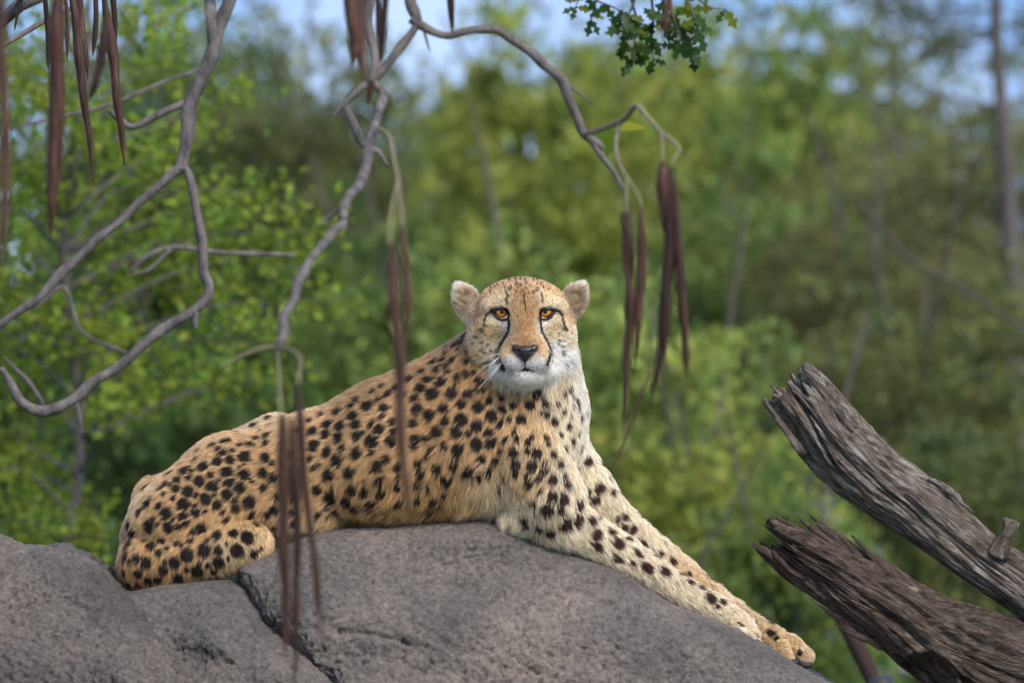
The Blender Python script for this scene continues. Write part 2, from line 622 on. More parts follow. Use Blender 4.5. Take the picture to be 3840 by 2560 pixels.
M_LEAF = leaf_mat('leaf_mat', 0.48)
def bark_mat(name, c0, c1, sc=30.0, dist=0.01):
    m, nt, b = new_mat(name)
    t = N(nt, 'ShaderNodeTexCoord')
    mp = N(nt, 'ShaderNodeMapping')
    mp.inputs['Scale'].default_value = (1, 1, 0.35)
    n = N(nt, 'ShaderNodeTexNoise', Scale=sc, Detail=6.0, Roughness=0.7)
    nt.links.new(t.outputs['Object'], mp.inputs['Vector'])
    nt.links.new(mp.outputs[0], n.inputs['Vector'])
    r = ramp(nt, n.outputs['Fac'], [(0.3, c0), (0.68, c1)])
    nt.links.new(r.outputs['Color'], b.inputs['Base Color'])
    b.inputs['Roughness'].default_value = 0.85
    bp = N(nt, 'ShaderNodeBump', Strength=0.7, Distance=dist)
    nt.links.new(n.outputs['Fac'], bp.inputs['Height'])
    nt.links.new(bp.outputs[0], b.inputs['Normal'])
    return m
M_TRUNK = bark_mat('far_bark', (0.04, 0.034, 0.03), (0.12, 0.105, 0.092), 9.0)

def leaves_mesh(name, C, size, rg, up=0.5, aspect=0.62, tvar=0.35, warm=0.3, tone=0.34):
    """a cloud of small pointed leaves (two triangles, slightly folded) centred at C"""
    n = len(C)
    d = rg.normal(size=(n, 3))
    d /= np.linalg.norm(d, axis=1, keepdims=True)
    nn = rg.normal(size=(n, 3)) * (1 - up) + np.array([0, -0.35, 0.9]) * up
    nn -= d * (nn * d).sum(1, keepdims=True)
    nn /= np.linalg.norm(nn, axis=1, keepdims=True)
    sd = np.cross(d, nn)
    sz = size * rg.uniform(0.6, 1.3, n)[:, None]
    v0 = C - d * sz * .5
    v1 = C + sd * sz * aspect * .5 + nn * sz * .06
    v2 = C + d * sz * .5 - nn * sz * .08
    v3 = C - sd * sz * aspect * .5 + nn * sz * .06
    V = np.stack([v0, v1, v2, v3], 1).reshape(-1, 3)
    i = np.arange(n)[:, None] * 4
    F = np.concatenate([i + np.array([0, 1, 2]), i + np.array([0, 2, 3])])
    me = mesh_np(name, V, F, False)
    t = rg.uniform(1 - tvar, 1 + tvar, n)
    w_ = rg.normal(0, warm * .6, n) + warm * vnoise((C / size * 0.16).astype(np.float32), 17)
    t = t * (1 + tone * vnoise((C / size * 0.22).astype(np.float32), 19))
    T_ = np.stack([t * (1 + w_ * .45), t, t * (1 - w_ * .3)], 1)
    set_attr(me, 'tint', np.clip(np.repeat(T_, 4, 0), 0.1, 2.2))
    me.materials.append(M_LEAF)
    return me

def crown_pts(rg, nclump, per, spread, shell=0.55, flat=1.0):
    """leaf centres in a unit ball: leafy tufts set on an uneven shell, gaps between"""
    c = rg.normal(size=(nclump, 3))
    c /= np.linalg.norm(c, axis=1, keepdims=True)
    r = (shell + (1 - shell) * rg.random(nclump)) * (0.82 + 0.22 * vnoise((c * 2.1).astype(np.float32), int(rg.integers(999))))
    inner = rg.random(nclump) < 0.25
    r[inner] *= rg.random(inner.sum())
    c = c * r[:, None]
    k = np.maximum(rg.poisson(per, nclump), 3)
    idx = np.repeat(np.arange(nclump), k)
    sp = spread * rg.uniform(0.6, 1.4, nclump)
    P = c[idx] + rg.normal(size=(len(idx), 3)) * sp[idx][:, None] * np.array([1.15, 1.15, 0.6 * flat])
    return P

rgl = np.random.default_rng(21)
CROWN = {
    'broad': [leaves_mesh('crown', crown_pts(rgl, 190, 50, 0.075), 0.068, rgl, tone=0.3) for _ in range(2)],
    'loose': [leaves_mesh('crown', crown_pts(rgl, 130, 36, 0.075, 0.35), 0.072, rgl, tone=0.5) for _ in range(2)],
    'fine': [leaves_mesh('crown', crown_pts(rgl, 300, 60, 0.06, 0.4), 0.050, rgl, tone=0.3, up=0.3, aspect=0.5, tvar=0.3, warm=0.4) for _ in range(2)],
    'tuft': [leaves_mesh('crown', crown_pts(rgl, 46, 90, 0.10, 0.5), 0.07, rgl, up=0.2, aspect=0.14)],
}
def trunk_mesh(rg, limbs=6):
    """unit-height trunk with limbs spreading into the crown (crown centre at z=1)"""
    Vs, Fs, o = [], [], 0
    def add(p, r_, n=7):
        nonlocal o
        v, f = tube(p, r_, n)
        Vs.append(v)
        Fs.extend([tuple(i + o for i in q) for q in f])
        o += len(v)
    lean = rg.normal(0, 0.05, 2)
    main = crv([(0, 0, -0.04), (lean[0] * .4, lean[1] * .4, .35), (lean[0], lean[1], .7), (lean[0] * .6, lean[1] * 1.2, 1.08)], 12)
    add(main, np.linspace(0.035, 0.010, 12), 9)
    for i in range(limbs):
        t0 = rg.integers(5, 11)
        a = rg.uniform(0, 2 * math.pi)
        L = rg.uniform(0.22, 0.45)
        p0 = main[t0]
        p1 = p0 + np.array([math.cos(a) * L * .5, math.sin(a) * L * .5, L * .45])
        p2 = p0 + np.array([math.cos(a) * L, math.sin(a) * L, L * .75])
        add(crv([p0, p1, p2], 7), np.linspace(0.013, 0.004, 7), 6)
    return mesh_list('trunk', np.concatenate(Vs), Fs)
TRUNK = [trunk_mesh(np.random.default_rng(40 + i), 7) for i in range(3)]
for t_ in TRUNK:
    t_.materials.append(M_TRUNK)

rgt = np.random.default_rng(5)
def tree(name, label, kind, u, vtop, vmid, halfw, d, col, cat='tree', group='trees and shrubs behind the boulder', trunk=True, yscale=0.8):
    """crown top at vtop, crown centre at vmid, crown half-width halfw (all photo pixels at distance d)"""
    k = d / DIST / S
    c = at(u, vmid, d)
    rz = (vmid - vtop) * k * 1.02
    rx = halfw * k
    gz = float(ground_z(np.array([d]))[0])
    e = empty(name, (c.x, d, gz))
    me = CROWN[kind][int(rgt.integers(len(CROWN[kind])))]
    cr = bpy.data.objects.new('crown', me)
    COL.objects.link(cr)
    cr.parent = e
    cr.location = (0, 0, c.z - gz)
    cr.scale = (rx, max(rx, rz) * yscale, rz)
    cr.rotation_euler = (0, 0, rgt.uniform(0, 6.28))
    if abs(cr.scale[0] - cr.scale[1]) > 0.3 * cr.scale[0]:
        cr.rotation_euler = (0, 0, rgt.choice([0, math.pi]))
    cr.color = (*col, 1)
    if trunk:
        tr = bpy.data.objects.new('trunk', TRUNK[int(rgt.integers(3))])
        COL.objects.link(tr)
        tr.parent = e
        h = max(c.z - gz, 0.5)
        w_ = min(h, max(rx, 0.5) * 1.2)
        tr.scale = (w_, w_, h)
        tr.rotation_euler = (0, 0, rgt.uniform(0, 6.28))
    tag(e, label, cat, group)
    return e

YG, LG, MG, DG, OL = (0.282, 0.330, 0.066), (0.228, 0.294, 0.066), (0.156, 0.222, 0.054), (0.084, 0.132, 0.036), (0.210, 0.216, 0.084)
# far trees along the skyline
tree('yellow_green_tree', 'tall yellow-green tree rising in the middle of the far skyline', 'broad', 2050, -70, 900, 800, 56, YG)
tree('yellow_green_tree', 'wide yellow-green tree on the skyline under the hanging oak leaves', 'broad', 2560, -50, 900, 850, 60, YG)
tree('yellow_green_tree', 'sunlit yellow-green tree on the skyline next to the bare-trunked pine', 'broad', 3000, -40, 850, 600, 58, LG)
tree('yellow_green_tree', 'low pale tree filling the gap under the blue sky patch', 'broad', 1640, 280, 1100, 600, 62, YG)
tree('olive_tree', 'dull olive tree in the far woods behind the forked branches', 'fine', 1150, -10, 800, 560, 48, (0.150, 0.174, 0.062))
tree('olive_tree', 'dark green tree in the far woods, half hidden by the bright sapling', 'fine', 640, -200, 900, 800, 50, (0.114, 0.156, 0.048))
tree('olive_tree', 'olive-brown tree on the skyline behind the bare-trunked pine', 'fine', 3620, 60, 1100, 800, 55, OL)
tree('olive_tree', 'grey-green tree between the sunlit tree and the bare-trunked pine', 'fine', 3280, 90, 950, 500, 64, (0.186, 0.198, 0.084))
tree('dark_green_tree', 'dark green leafy tree behind the group of four hanging pods', 'broad', 2820, 480, 1250, 620, 44, MG)
# middle distance shrubs
tree('leafy_shrub', 'light green shrub with airy leaves right behind the cheetah\'s head', 'loose', 2000, 560, 1450, 700, 31, LG, 'shrub')
tree('leafy_shrub', 'light green shrub whose leaves show between the two pairs of hanging pods', 'loose', 2440, 740, 1650, 700, 30, LG, 'shrub')
tree('leafy_shrub', 'fresh green shrub filling the space above the cheetah\'s stretched forelegs', 'loose', 2640, 1150, 2000, 650, 27, YG, 'shrub')
tree('leafy_shrub', 'green shrub above the cheetah\'s shoulders, behind the hanging pods', 'broad', 1560, 760, 1550, 600, 33, MG, 'shrub')
tree('leafy_shrub', 'dark green shrub above the cheetah\'s loins, under the forked branch', 'broad', 1120, 900, 1700, 620, 36, DG, 'shrub')
tree('leafy_shrub', 'deep green shrub in shade behind the cheetah\'s rump', 'broad', 560, 1150, 2000, 800, 30, DG, 'shrub')
tree('leafy_shrub', 'shady green shrub low behind the tip of the broken log', 'broad', 2950, 1650, 2450, 620, 26, MG, 'shrub')
tree('olive_shrub', 'fine-leaved olive shrub behind the upper broken log', 'fine', 3450, 800, 1750, 850, 36, (0.162, 0.186, 0.058), 'shrub')
tree('olive_shrub', 'fine-leaved brownish shrub at the foot of the bare-trunked pine', 'fine', 3250, 600, 1350, 700, 42, (0.186, 0.186, 0.066), 'shrub')
tree('olive_shrub', 'dull green shrub glimpsed between the two broken logs', 'fine', 3700, 1300, 2250, 800, 30, (0.132, 0.162, 0.050), 'shrub')
tree('olive_shrub', 'dark olive shrub behind the seed pods above the cheetah\'s back', 'fine', 1380, 620, 1400, 600, 40, (0.074, 0.118, 0.029), 'shrub')
tree('olive_shrub', 'dark shrub in the hollow left of the cheetah, below the long grey branches', 'fine', 150, 600, 1800, 900, 38, (0.054, 0.084, 0.022), 'shrub')
# pine with a bare straight trunk
pd = 40.0
pk = pd / DIST / S
pine = empty('pine_tree', (at(3750, 1280, pd).x, pd, float(ground_z(np.array([pd]))[0])))
tag(pine, 'pine with a bare straight grey trunk and thin needle tufts against the sky', 'tree')
def pz(u, v):
    p = at(u, v, pd)
    return (p.x - pine.location.x, 0, p.z - pine.location.z)
tp = [pz(3830, 1280 + 4.2 / pk), pz(3815, 1500), pz(3780, 700), pz(3755, 400), pz(3735, 100), pz(3730, -300), pz(3735, -900)]
V, F = tube(crv(tp, 26), np.linspace(42, 16, 26) * pk, 10)
o = link('trunk', mesh_list('trunk', V, F), M_TRUNK)
o.parent = pine
rp = np.random.default_rng(8)
tuft = []
for (v0, du, dv) in ((400, -520, -130), (410, 330, -160), (120, -420, -60), (110, 260, -120), (140, -300, 60), (-60, -480, 60), (-80, 420, 40), (-200, -360, 100), (-240, 360, 80), (-350, 300, 30), (-380, -300, 40), (40, -560, -40)):
    L_ = [pz(3740, v0), pz(3740 + du * .5, v0 + dv * .35), pz(3740 + du, v0 + dv)]
    yy = rp.uniform(-.5, .5)
    L_ = [(a[0], a[1] + yy * i / 2, a[2]) for i, a in enumerate(L_)]
    V, F = tube(crv(L_, 8), np.linspace(9, 3, 8) * pk, 6)
    o = link('limb', mesh_list('limb', V, F), M_TRUNK)
    o.parent = pine
    if v0 < 300:
        for t_ in np.linspace(.35, 1, 5):
            c = np.array(crv(L_, 20)[int(t_ * 19)])
            tuft.append(c + rp.normal(size=(34, 3)) * np.array([85, 85, 44]) * pk)
tm = leaves_mesh('crown', np.concatenate(tuft), 0.11, rp, up=0.2, aspect=0.10)
o = link('crown', tm, M_LEAF)
o.parent = pine
o.color = (0.15, 0.16, 0.075, 1)

# far wood closing the view
fw = []
rf = np.random.default_rng(77)
SKY_U = [-2600, 700, 860, 1000, 1350, 1450, 1520, 1640, 1720, 1850, 2200, 2700, 3050, 3250, 3400, 3600, 3840, 6000]
SKY_V = [-200, -160, 20, 20, 60, 180, 260, 260, 160, 80, 40, 40, 40, 90, 150, 150, 140, 100]
fk = 92 / DIST / S
for i in range(5200):
    u_ = rf.uniform(-1400, 5200) if i < 1500 else rf.choice((rf.uniform(-12000, -1400), rf.uniform(5200, 15000)))
    vt = np.interp(u_, SKY_U, SKY_V) + 50 + 40 * math.sin(u_ * .013)
    v_ = vt + (2950 - vt) * rf.random() ** 0.9
    c = np.array(at(u_, v_, 92))
    c[1] += rf.uniform(-3, 4)
    fw.append(c + rf.normal(size=(30, 3)) * np.array([.34, .4, .24]))
me = leaves_mesh('far_wood', np.concatenate(fw), 0.24, rf, up=0.4)
far_wood = link('far_wood', me, M_LEAF)
far_wood.color = (0.17, 0.20, 0.075, 1)
tag(far_wood, 'dark green mass of distant woodland closing the view', 'woods', kind='stuff')

# pale house glimpsed through the leaves
hd = 74.0
hk = hd / DIST / S
m_wall = simple('pale_wall', (0.48, 0.52, 0.60), 0.8)
m_roof = simple('house_roof', (0.30, 0.19, 0.16), 0.8)
m_pane = simple('house_pane', (0.06, 0.08, 0.10), 0.15, 0.6)
h0, h1 = at(2150, 1280, hd), at(3600, 1280, hd)
house = empty('house', ((h0.x + h1.x) / 2, hd + 3, -4.2))
tag(house, 'pale blue-grey house wall glimpsed in small patches through the shrubs', 'house')
def box(name, lo, hi, mat, parent):
    x0, y0, z0 = lo
    x1, y1, z1 = hi
    V = [(x0, y0, z0), (x1, y0, z0), (x1, y1, z0), (x0, y1, z0), (x0, y0, z1), (x1, y0, z1), (x1, y1, z1), (x0, y1, z1)]
    F = [(0, 3, 2, 1), (4, 5, 6, 7), (0, 1, 5, 4), (1, 2, 6, 5), (2, 3, 7, 6), (3, 0, 4, 7)]
    o = link(name, mesh_list(name, V, F, False), mat)
    o.parent = parent
    return o
hw_ = (h1.x - h0.x) / 2
ztop = at(0, 960, hd).z + 4.2
box('wall', (-hw_, -3, 0), (hw_, 3, ztop), m_wall, house)
V = [(-hw_ - .2, -3.3, ztop), (hw_ + .2, -3.3, ztop), (hw_ + .2, 3.3, ztop), (-hw_ - .2, 3.3, ztop), (-hw_ + .6, 0, ztop + 0.8), (hw_ - .6, 0, ztop + 0.8)]
F = [(0, 1, 5, 4), (1, 2, 5), (2, 3, 4, 5), (3, 0, 4), (0, 3, 2, 1)]
o = link('roof', mesh_list('roof', V, F, False), m_roof)
o.parent = house
for i in range(4):
    x = -hw_ + (i + .5) * hw_ / 2
    wdw = box('window', (x - .35, -3.06, ztop - 2.0), (x + .35, -2.99, ztop - .9), m_wall, house)
    box('pane', (x - .28, -3.075, ztop - 1.93), (x + .28, -3.05, ztop - .97), m_pane, wdw)

# bright sapling on the left, leaves almost sharp
sd_ = 19.0
sapk = sd_ / DIST / S
sap = empty('sapling', (at(250, 1280, sd_).x, sd_, float(ground_z(np.array([sd_]))[0])))
tag(sap, 'bright yellow-green sapling with sunlit leaves beside the cheetah\'s rump', 'sapling')
rs = np.random.default_rng(31)
M_TWIG = bark_mat('twig_bark', (0.05, 0.042, 0.036), (0.16, 0.14, 0.125), 60.0, 0.003)
def sp_(u, v, dy=0.0):
    p = at(u, v, sd_ + dy)
    return np.array([p.x, p.y, p.z]) - np.array(sap.location)
gz_v = 1280 + (CZ - sap.location.z) / sapk
stem = crv([sp_(250, gz_v + 60), sp_(230, 2600), sp_(300, 1700, .1), sp_(240, 900), sp_(330, 200, -.1), sp_(300, -500)], 30)
V, F = tube(stem, np.linspace(22, 9, 30) * sapk, 9)
o = link('trunk', mesh_list('trunk', V, F), M_TWIG)
o.parent = sap
lv = []
twig_ends = [(900, 330), (760, 520), (980, 720), (860, 860), (1100, 960), (720, 1080), (960, 1180), (560, 700), (420, 520), (620, 250), (520, 60), (130, 330), (40, 620), (80, 880),
             (-60, 420), (300, 780), (430, 1000), (120, 1130), (-40, 1300), (330, 1330), (620, 1350), (820, 1400), (1010, 1420), (500, 1480), (250, 1560), (80, 1700), (-60, 1560), (200, 1850),
             (60, 1950), (330, 1980), (180, 60), (620, 900), (240, 1180), (700, 30), (-100, 100), (1180, 860), (1230, 1120), (60, 230), (380, 250), (20, 1050), (900, 1020), (420, 1230), (60, 1430),
             (-80, 760), (180, 700), (300, 430), (-120, 1800), (120, 2080), (760, 760), (640, 560)]
for (u, v) in twig_ends:
    t0 = stem[int(np.clip(np.interp(v + 350, [-500, 2600], [29, 6]), 3, 28))]
    dy = rs.uniform(-.5, .9)
    e_ = sp_(u, v, dy)
    mid = (t0 + e_) / 2 + np.array([0, 0, rs.uniform(-.02, .08)])
    path = crv([t0, mid, e_], 12)
    V, F = tube(path, np.linspace(9, 2.5, 12) * sapk, 6)
    o = link('twig', mesh_list('twig', V, F), M_TWIG)
    o.parent = sap
    for q in path[6:]:
        lv.append(q + rs.normal(size=(15, 3)) * np.array([60, 120, 48]) * sapk)
    lv.append(e_ + rs.normal(size=(58, 3)) * np.array([92, 140, 62]) * sapk)
lvm = leaves_mesh('foliage', np.concatenate(lv), 0.032, rs, up=0.3, aspect=0.62, tvar=0.4, warm=0.35, tone=0.3)
o = link('foliage', lvm, M_LEAF)
o.parent = sap
o.color = (0.20, 0.275, 0.03, 1)

# thin dead stems and a rusty leaning post in the shade behind the rock
m_dark = bark_mat('dark_twig', (0.03, 0.026, 0.02), (0.08, 0.07, 0.055), 40.0)
for lab, d, pts, r0 in (("thin dark stem leaning above the cheetah's forelegs", 22.0, ((2560, 3600), (2620, 2200), (2700, 1980), (2800, 1800), (2860, 1690)), 9),
                        ('dark bare bough sloping down past the tip of the upper log', 30.0, ((3230, 760), (3300, 860), (3420, 980), (3600, 1080), (3760, 1190), (4100, 1500), (4150, 3600)), 13)):
    k = d / DIST / S
    w3 = [np.array(at(u, v, d)) for u, v in pts]
    zg = float(ground_z(np.array([d]))[0])
    w3 = [np.array([p[0], p[1], max(p[2], zg - .05)]) for p in w3]
    V, F = tube(crv(w3, 24), np.interp(np.linspace(0, 1, 24), [0, .5, 1], [r0, r0 * .8, r0 * .5]) * k, 7)
    base_ = w3[int(np.argmin([p[2] for p in w3]))]
    o = link('dead_stem', mesh_list('dead_stem', V - base_, F), m_dark)
    o.location = base_
    tag(o, lab, 'stem')
m_rust = simple('rust', (0.032, 0.016, 0.014), 0.8)
pd2 = 15.5
pb = at(3330, 1280, pd2)
zg = float(ground_z(np.array([pd2]))[0])
post = empty('leaning_post', (pb.x, pd2, zg))
tag(post, 'rusty red-brown post leaning below the broken log, clamped in a dark socket', 'post')
def pp(u, v):
    p = at(u, v, pd2)
    return np.array(p) - np.array(post.location)
V, F = tube([pp(3130, 2270), pp(3200, 2400), pp(3285, 2570), pp(3330, 2680)], np.array([26, 30, 32, 32]) * pd2 / DIST / S, 14)
o = link('bar', mesh_list('bar', V, F), m_rust)
o.parent = post
V, F = tube([pp(3300, 2530), pp(3300, 2620), np.array([pp(3300, 2620)[0], 0, -.02])], np.array([50, 58, 62]) * pd2 / DIST / S, 16)
o = link('socket', mesh_list('socket', V, F), simple('socket_mat', (0.03, 0.032, 0.036), 0.5))
o.parent = post
# ------------------------------------------------------------------ broken grey log
m_log, nt, b = new_mat('weathered_wood')
ga = N(nt, 'ShaderNodeAttribute', attribute_name='grain')
mp = N(nt, 'ShaderNodeMapping')
mp.inputs['Scale'].default_value = (1, 1, 0.09)
nt.links.new(ga.outputs['Vector'], mp.inputs['Vector'])
f1 = N(nt, 'ShaderNodeTexNoise', Scale=120.0, Detail=9.0, Roughness=0.72)
f2 = N(nt, 'ShaderNodeTexNoise', Scale=9.0, Detail=5.0, Roughness=0.6)
f3 = N(nt, 'ShaderNodeTexNoise', Scale=320.0, Detail=4.0, Roughness=0.7)
nt.links.new(mp.outputs[0], f1.inputs['Vector'])
nt.links.new(mp.outputs[0], f3.inputs['Vector'])
nt.links.new(ga.outputs['Vector'], f2.inputs['Vector'])
r1_ = ramp(nt, f1.outputs['Fac'], [(0.33, (0.025, 0.019, 0.016)), (0.45, (0.14, 0.12, 0.107)), (0.56, (0.28, 0.25, 0.228)), (0.70, (0.58, 0.54, 0.50))])
r2_ = ramp(nt, f2.outputs['Fac'], [(0.35, (0.62, 0.52, 0.44)), (0.5, (0.95, 0.92, 0.9)), (0.65, (1.12, 1.12, 1.1))])
mm = N(nt, 'ShaderNodeMix', data_type='RGBA', blend_type='MULTIPLY')
mm.inputs['Factor'].default_value = 1
nt.links.new(r1_.outputs['Color'], mm.inputs['A'])
nt.links.new(r2_.outputs['Color'], mm.inputs['B'])
lo_ = N(nt, 'ShaderNodeObjectInfo')
m3 = N(nt, 'ShaderNodeMix', data_type='RGBA', blend_type='MULTIPLY')
m3.inputs['Factor'].default_value = 1
nt.links.new(mm.outputs['Result'], m3.inputs['A'])
nt.links.new(lo_.outputs['Color'], m3.inputs['B'])
nt.links.new(m3.outputs['Result'], b.inputs['Base Color'])
b.inputs['Roughness'].default_value = 0.8
b.inputs['Specular IOR Level'].default_value = 0.25
ad = N(nt, 'ShaderNodeMath', operation='ADD')
nt.links.new(f1.outputs['Fac'], ad.inputs[0])
nt.links.new(f3.outputs['Fac'], ad.inputs[1])
bp = N(nt, 'ShaderNodeBump', Strength=0.9, Distance=0.006)
nt.links.new(ad.outputs[0], bp.inputs['Height'])
nt.links.new(bp.outputs[0], b.inputs['Normal'])

def vec_attr(me, name, A):
    a = me.attributes.new(name, 'FLOAT_VECTOR', 'POINT')
    a.data.foreach_set('vector', np.asarray(A, np.float32).ravel())

def limb_mesh(name, pts, rad, seed, jag=110, groove=0.13, ns=230, nth=170, dent=None, open_end=True, flat=1.0):
    """sweep along pts (u,v,w) from the broken end; grooves run with the grain"""
    pts = crv(pts, 60)
    seg = np.concatenate([[0], np.cumsum(np.linalg.norm(np.diff(pts, axis=0), axis=1))])
    Lt = seg[-1]
    rr = np.interp(np.linspace(0, 1, 60), np.linspace(0, 1, len(rad)), rad)
    th = np.arange(nth) * 2 * math.pi / nth
    ct, st = np.cos(th), np.sin(th)
    j = fbm(np.stack([ct * 3.2, st * 3.2, ct * 0], 1), 3, seed, 0.75)
    j2 = vnoise(np.stack([ct * 9, st * 9, ct * 0], 1), seed + 3)
    j = np.clip(0.5 + 1.25 * j + 0.45 * j2, 0, 1.6)
    s_rel = np.linspace(0, 1, ns) ** 1.25
    Sg = s_rel[:, None] * (Lt - jag * j[None]) + jag * j[None]
    TH = np.broadcast_to(th, Sg.shape)
    Q = np.stack([np.interp(Sg, seg, pts[:, d]) for d in range(3)], -1)
    tg = np.gradient(pts, axis=0)
    tg /= np.linalg.norm(tg, axis=1, keepdims=True)
    Tg = np.stack([np.interp(Sg, seg, tg[:, d]) for d in range(3)], -1)
    Tg /= np.linalg.norm(Tg, axis=-1, keepdims=True)
    A = np.cross(Tg, np.array([0, 0, 1.0]))
    A /= np.linalg.norm(A, axis=-1, keepdims=True)
    Bv = np.cross(Tg, A)
    Rr = np.interp(Sg, seg, rr)
    tw = TH + Sg * 0.0007
    def gn(k, ls, sd, oc=3):
        return fbm(np.stack([(np.cos(tw) * k).ravel(), (np.sin(tw) * k).ravel(), (Sg / ls).ravel()], 1), oc, sd).reshape(Sg.shape)
    deep = 1 + 1.6 * np.exp(-Sg / 330)
    rg_ = 1 - np.abs(gn(2.2, 760, seed + 10))
    g = -np.clip(rg_ - 0.80, 0, 1) / 0.2 * groove * deep
    g2 = -np.clip(1 - np.abs(gn(7.5, 620, seed + 14, 3)) - 0.84, 0, 1) / 0.16 * groove * 0.32 * deep
    f = 1 + g + g2 + 0.11 * gn(1.3, 300, seed + 20) + 0.035 * gn(8, 210, seed + 30) + 0.035 * gn(19, 120, seed + 40)
    Rf = Rr * f
    V = Q + Rf[..., None] * (np.cos(TH)[..., None] * A + flat * np.sin(TH)[..., None] * Bv)
    G = np.stack([np.cos(TH) * Rr / 1000, np.sin(TH) * Rr / 1000, Sg / 1000], -1)
    if dent:
        c, rd, dep = dent
        dd = np.hypot(V[..., 0] - c[0], (V[..., 1] - c[1])) / rd
        m = (V[..., 2] > c[2])
        V[..., 2] -= m * dep * np.clip(1.15 - dd, 0, 1) ** 0.5 * (dd < 1.15)
        V[..., 2] += m * dep * 0.35 * np.exp(-((dd - 1.2) / 0.16) ** 2)
    ii = np.arange(ns * nth).reshape(ns, nth)
    i2 = np.roll(ii, -1, 1)
    F = np.stack([ii[:-1], i2[:-1], i2[1:], ii[1:]], -1).reshape(-1, 4)
    V = V.reshape(-1, 3)
    G = G.reshape(-1, 3)
    if open_end:      # ragged hollow inside the broken end
        ring = ii[0]
        prev = ring
        cen = pts[0]
        for k, (fr, dp) in enumerate(((0.80, 20), (0.62, 70), (0.35, 120), (0.04, 140))):
            base_ = V[ring]
            axp = Q[0]
            jitter = fbm(np.stack([ct * 4, st * 4, ct * 0 + k], 1), 2, seed + 60 + k)
            nv = axp + (base_ - axp) * fr + Tg[0] * (dp * (1 + 0.6 * jitter))[:, None]
            n0 = len(V)
            V = np.vstack([V, nv])
            G = np.vstack([G, G[ring] + np.array([0, 0, dp / 1000])])
            cur = np.arange(n0, n0 + nth)
            F = np.vstack([F, np.stack([cur, np.roll(cur, -1), np.roll(prev, -1), prev], -1)])
            prev = cur
    return V, F, G

log = empty('broken_log', W(4100, 3300, 0))
log.location.z = 0
tag(log, 'weathered grey log with two splintered broken limbs beside the cheetah\'s paws', 'log')
LGL = np.array(log.location)
def log_part(name, V, F, G, parent=None):
    me = mesh_np(name, WA(V) - LGL, F)
    vec_attr(me, 'grain', G)
    o = link(name, me, m_log)
    o.parent = parent or log
    return o
V, F, G = limb_mesh('limb', [(2945, 1425, 40), (3060, 1565, 30), (3160, 1690, 15), (3290, 1800, 0), (3410, 1880, -10), (3570, 2010, -30), (3700, 2110, -40), (3860, 2215, -40), (4100, 2420, -20), (4300, 2700, 0)],
                    [118, 126, 136, 126, 118, 112, 104, 104, 120, 150], 3, jag=95, groove=0.15)
up_limb = log_part('limb', V, F, G)
up_limb.color = (0.80, 0.77, 0.73, 1)
V, F, G = limb_mesh('limb', [(2850, 1985, 60), (2990, 2080, 60), (3150, 2170, 50), (3330, 2275, 40), (3500, 2390, 30), (3680, 2480, 20), (3900, 2560, 0), (4150, 2700, 0), (4300, 3300, 0), (4350, 4850, 0)],
                    [62, 100, 118, 130, 165, 200, 215, 240, 300, 340], 8, jag=190, groove=0.17, dent=((3468, 2545, 60), 96, 95), ns=260)
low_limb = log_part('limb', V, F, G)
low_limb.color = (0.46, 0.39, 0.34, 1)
LOWV = V
# splinters, torn plates and a side stub, each its own piece
def splinter(name, pts, rad, seed, parent, flat=0.5, n=9):
    p = crv(pts, 16)
    sl = 0.62 if name == 'splinter' else 1.0
    p[:, 2] -= 22 * (name == 'splinter') * np.linspace(0.2, 1.6, 16)
    V, F = tube(p, sl * np.interp(np.linspace(0, 1, 16), np.linspace(0, 1, len(rad)), rad), n)
    V = np.asarray(V)
    V = V + 5.0 * np.stack([vnoise((V / 16).astype(np.float32), seed + i) for i in range(3)], 1)
    V[:, 2] = (V[:, 2] - p[:, 2].mean()) * flat + p[:, 2].mean()
    me = mesh_list(name, WA(V) - LGL, F)
    gx_ = V - V.mean(0)
    ax0 = p[-1] - p[0]
    ax0 = ax0 / np.linalg.norm(ax0)
    al = gx_ @ ax0
    pe = gx_ - al[:, None] * ax0
    vec_attr(me, 'grain', np.column_stack([pe[:, 1], pe[:, 2], al]) / 1000 + seed)
    o = link(name, me, m_log)
    o.parent = parent
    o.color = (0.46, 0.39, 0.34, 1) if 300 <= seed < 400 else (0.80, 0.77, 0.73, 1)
    return o
for i, (pts, rad) in enumerate([
        (((2856, 1488, 110), (2930, 1590, 130), (3010, 1700, 125)), (5, 22, 26)), (((2884, 1440, 60), (2940, 1500, 110), (3040, 1610, 140)), (5, 20, 24)),
        (((2895, 1480, 120), (2960, 1540, 145), (3060, 1670, 150)), (6, 20, 22)), (((2952, 1432, 100), (3010, 1500, 130), (3110, 1620, 140)), (16, 30, 30)),
        (((3040, 1402, 60), (3080, 1460, 105), (3200, 1610, 120)), (20, 36, 32)), (((3068, 1394, 30), (3120, 1470, 60), (3220, 1590, 80)), (14, 30, 30)),
        (((3180, 1512, 40), (3240, 1590, 70), (3330, 1700, 80)), (8, 24, 14)), (((3480, 1790, 40), (3560, 1840, 60), (3650, 1925, 60)), (10, 26, 5))]):
    splinter('splinter', pts, rad, 200 + i * 7, log)
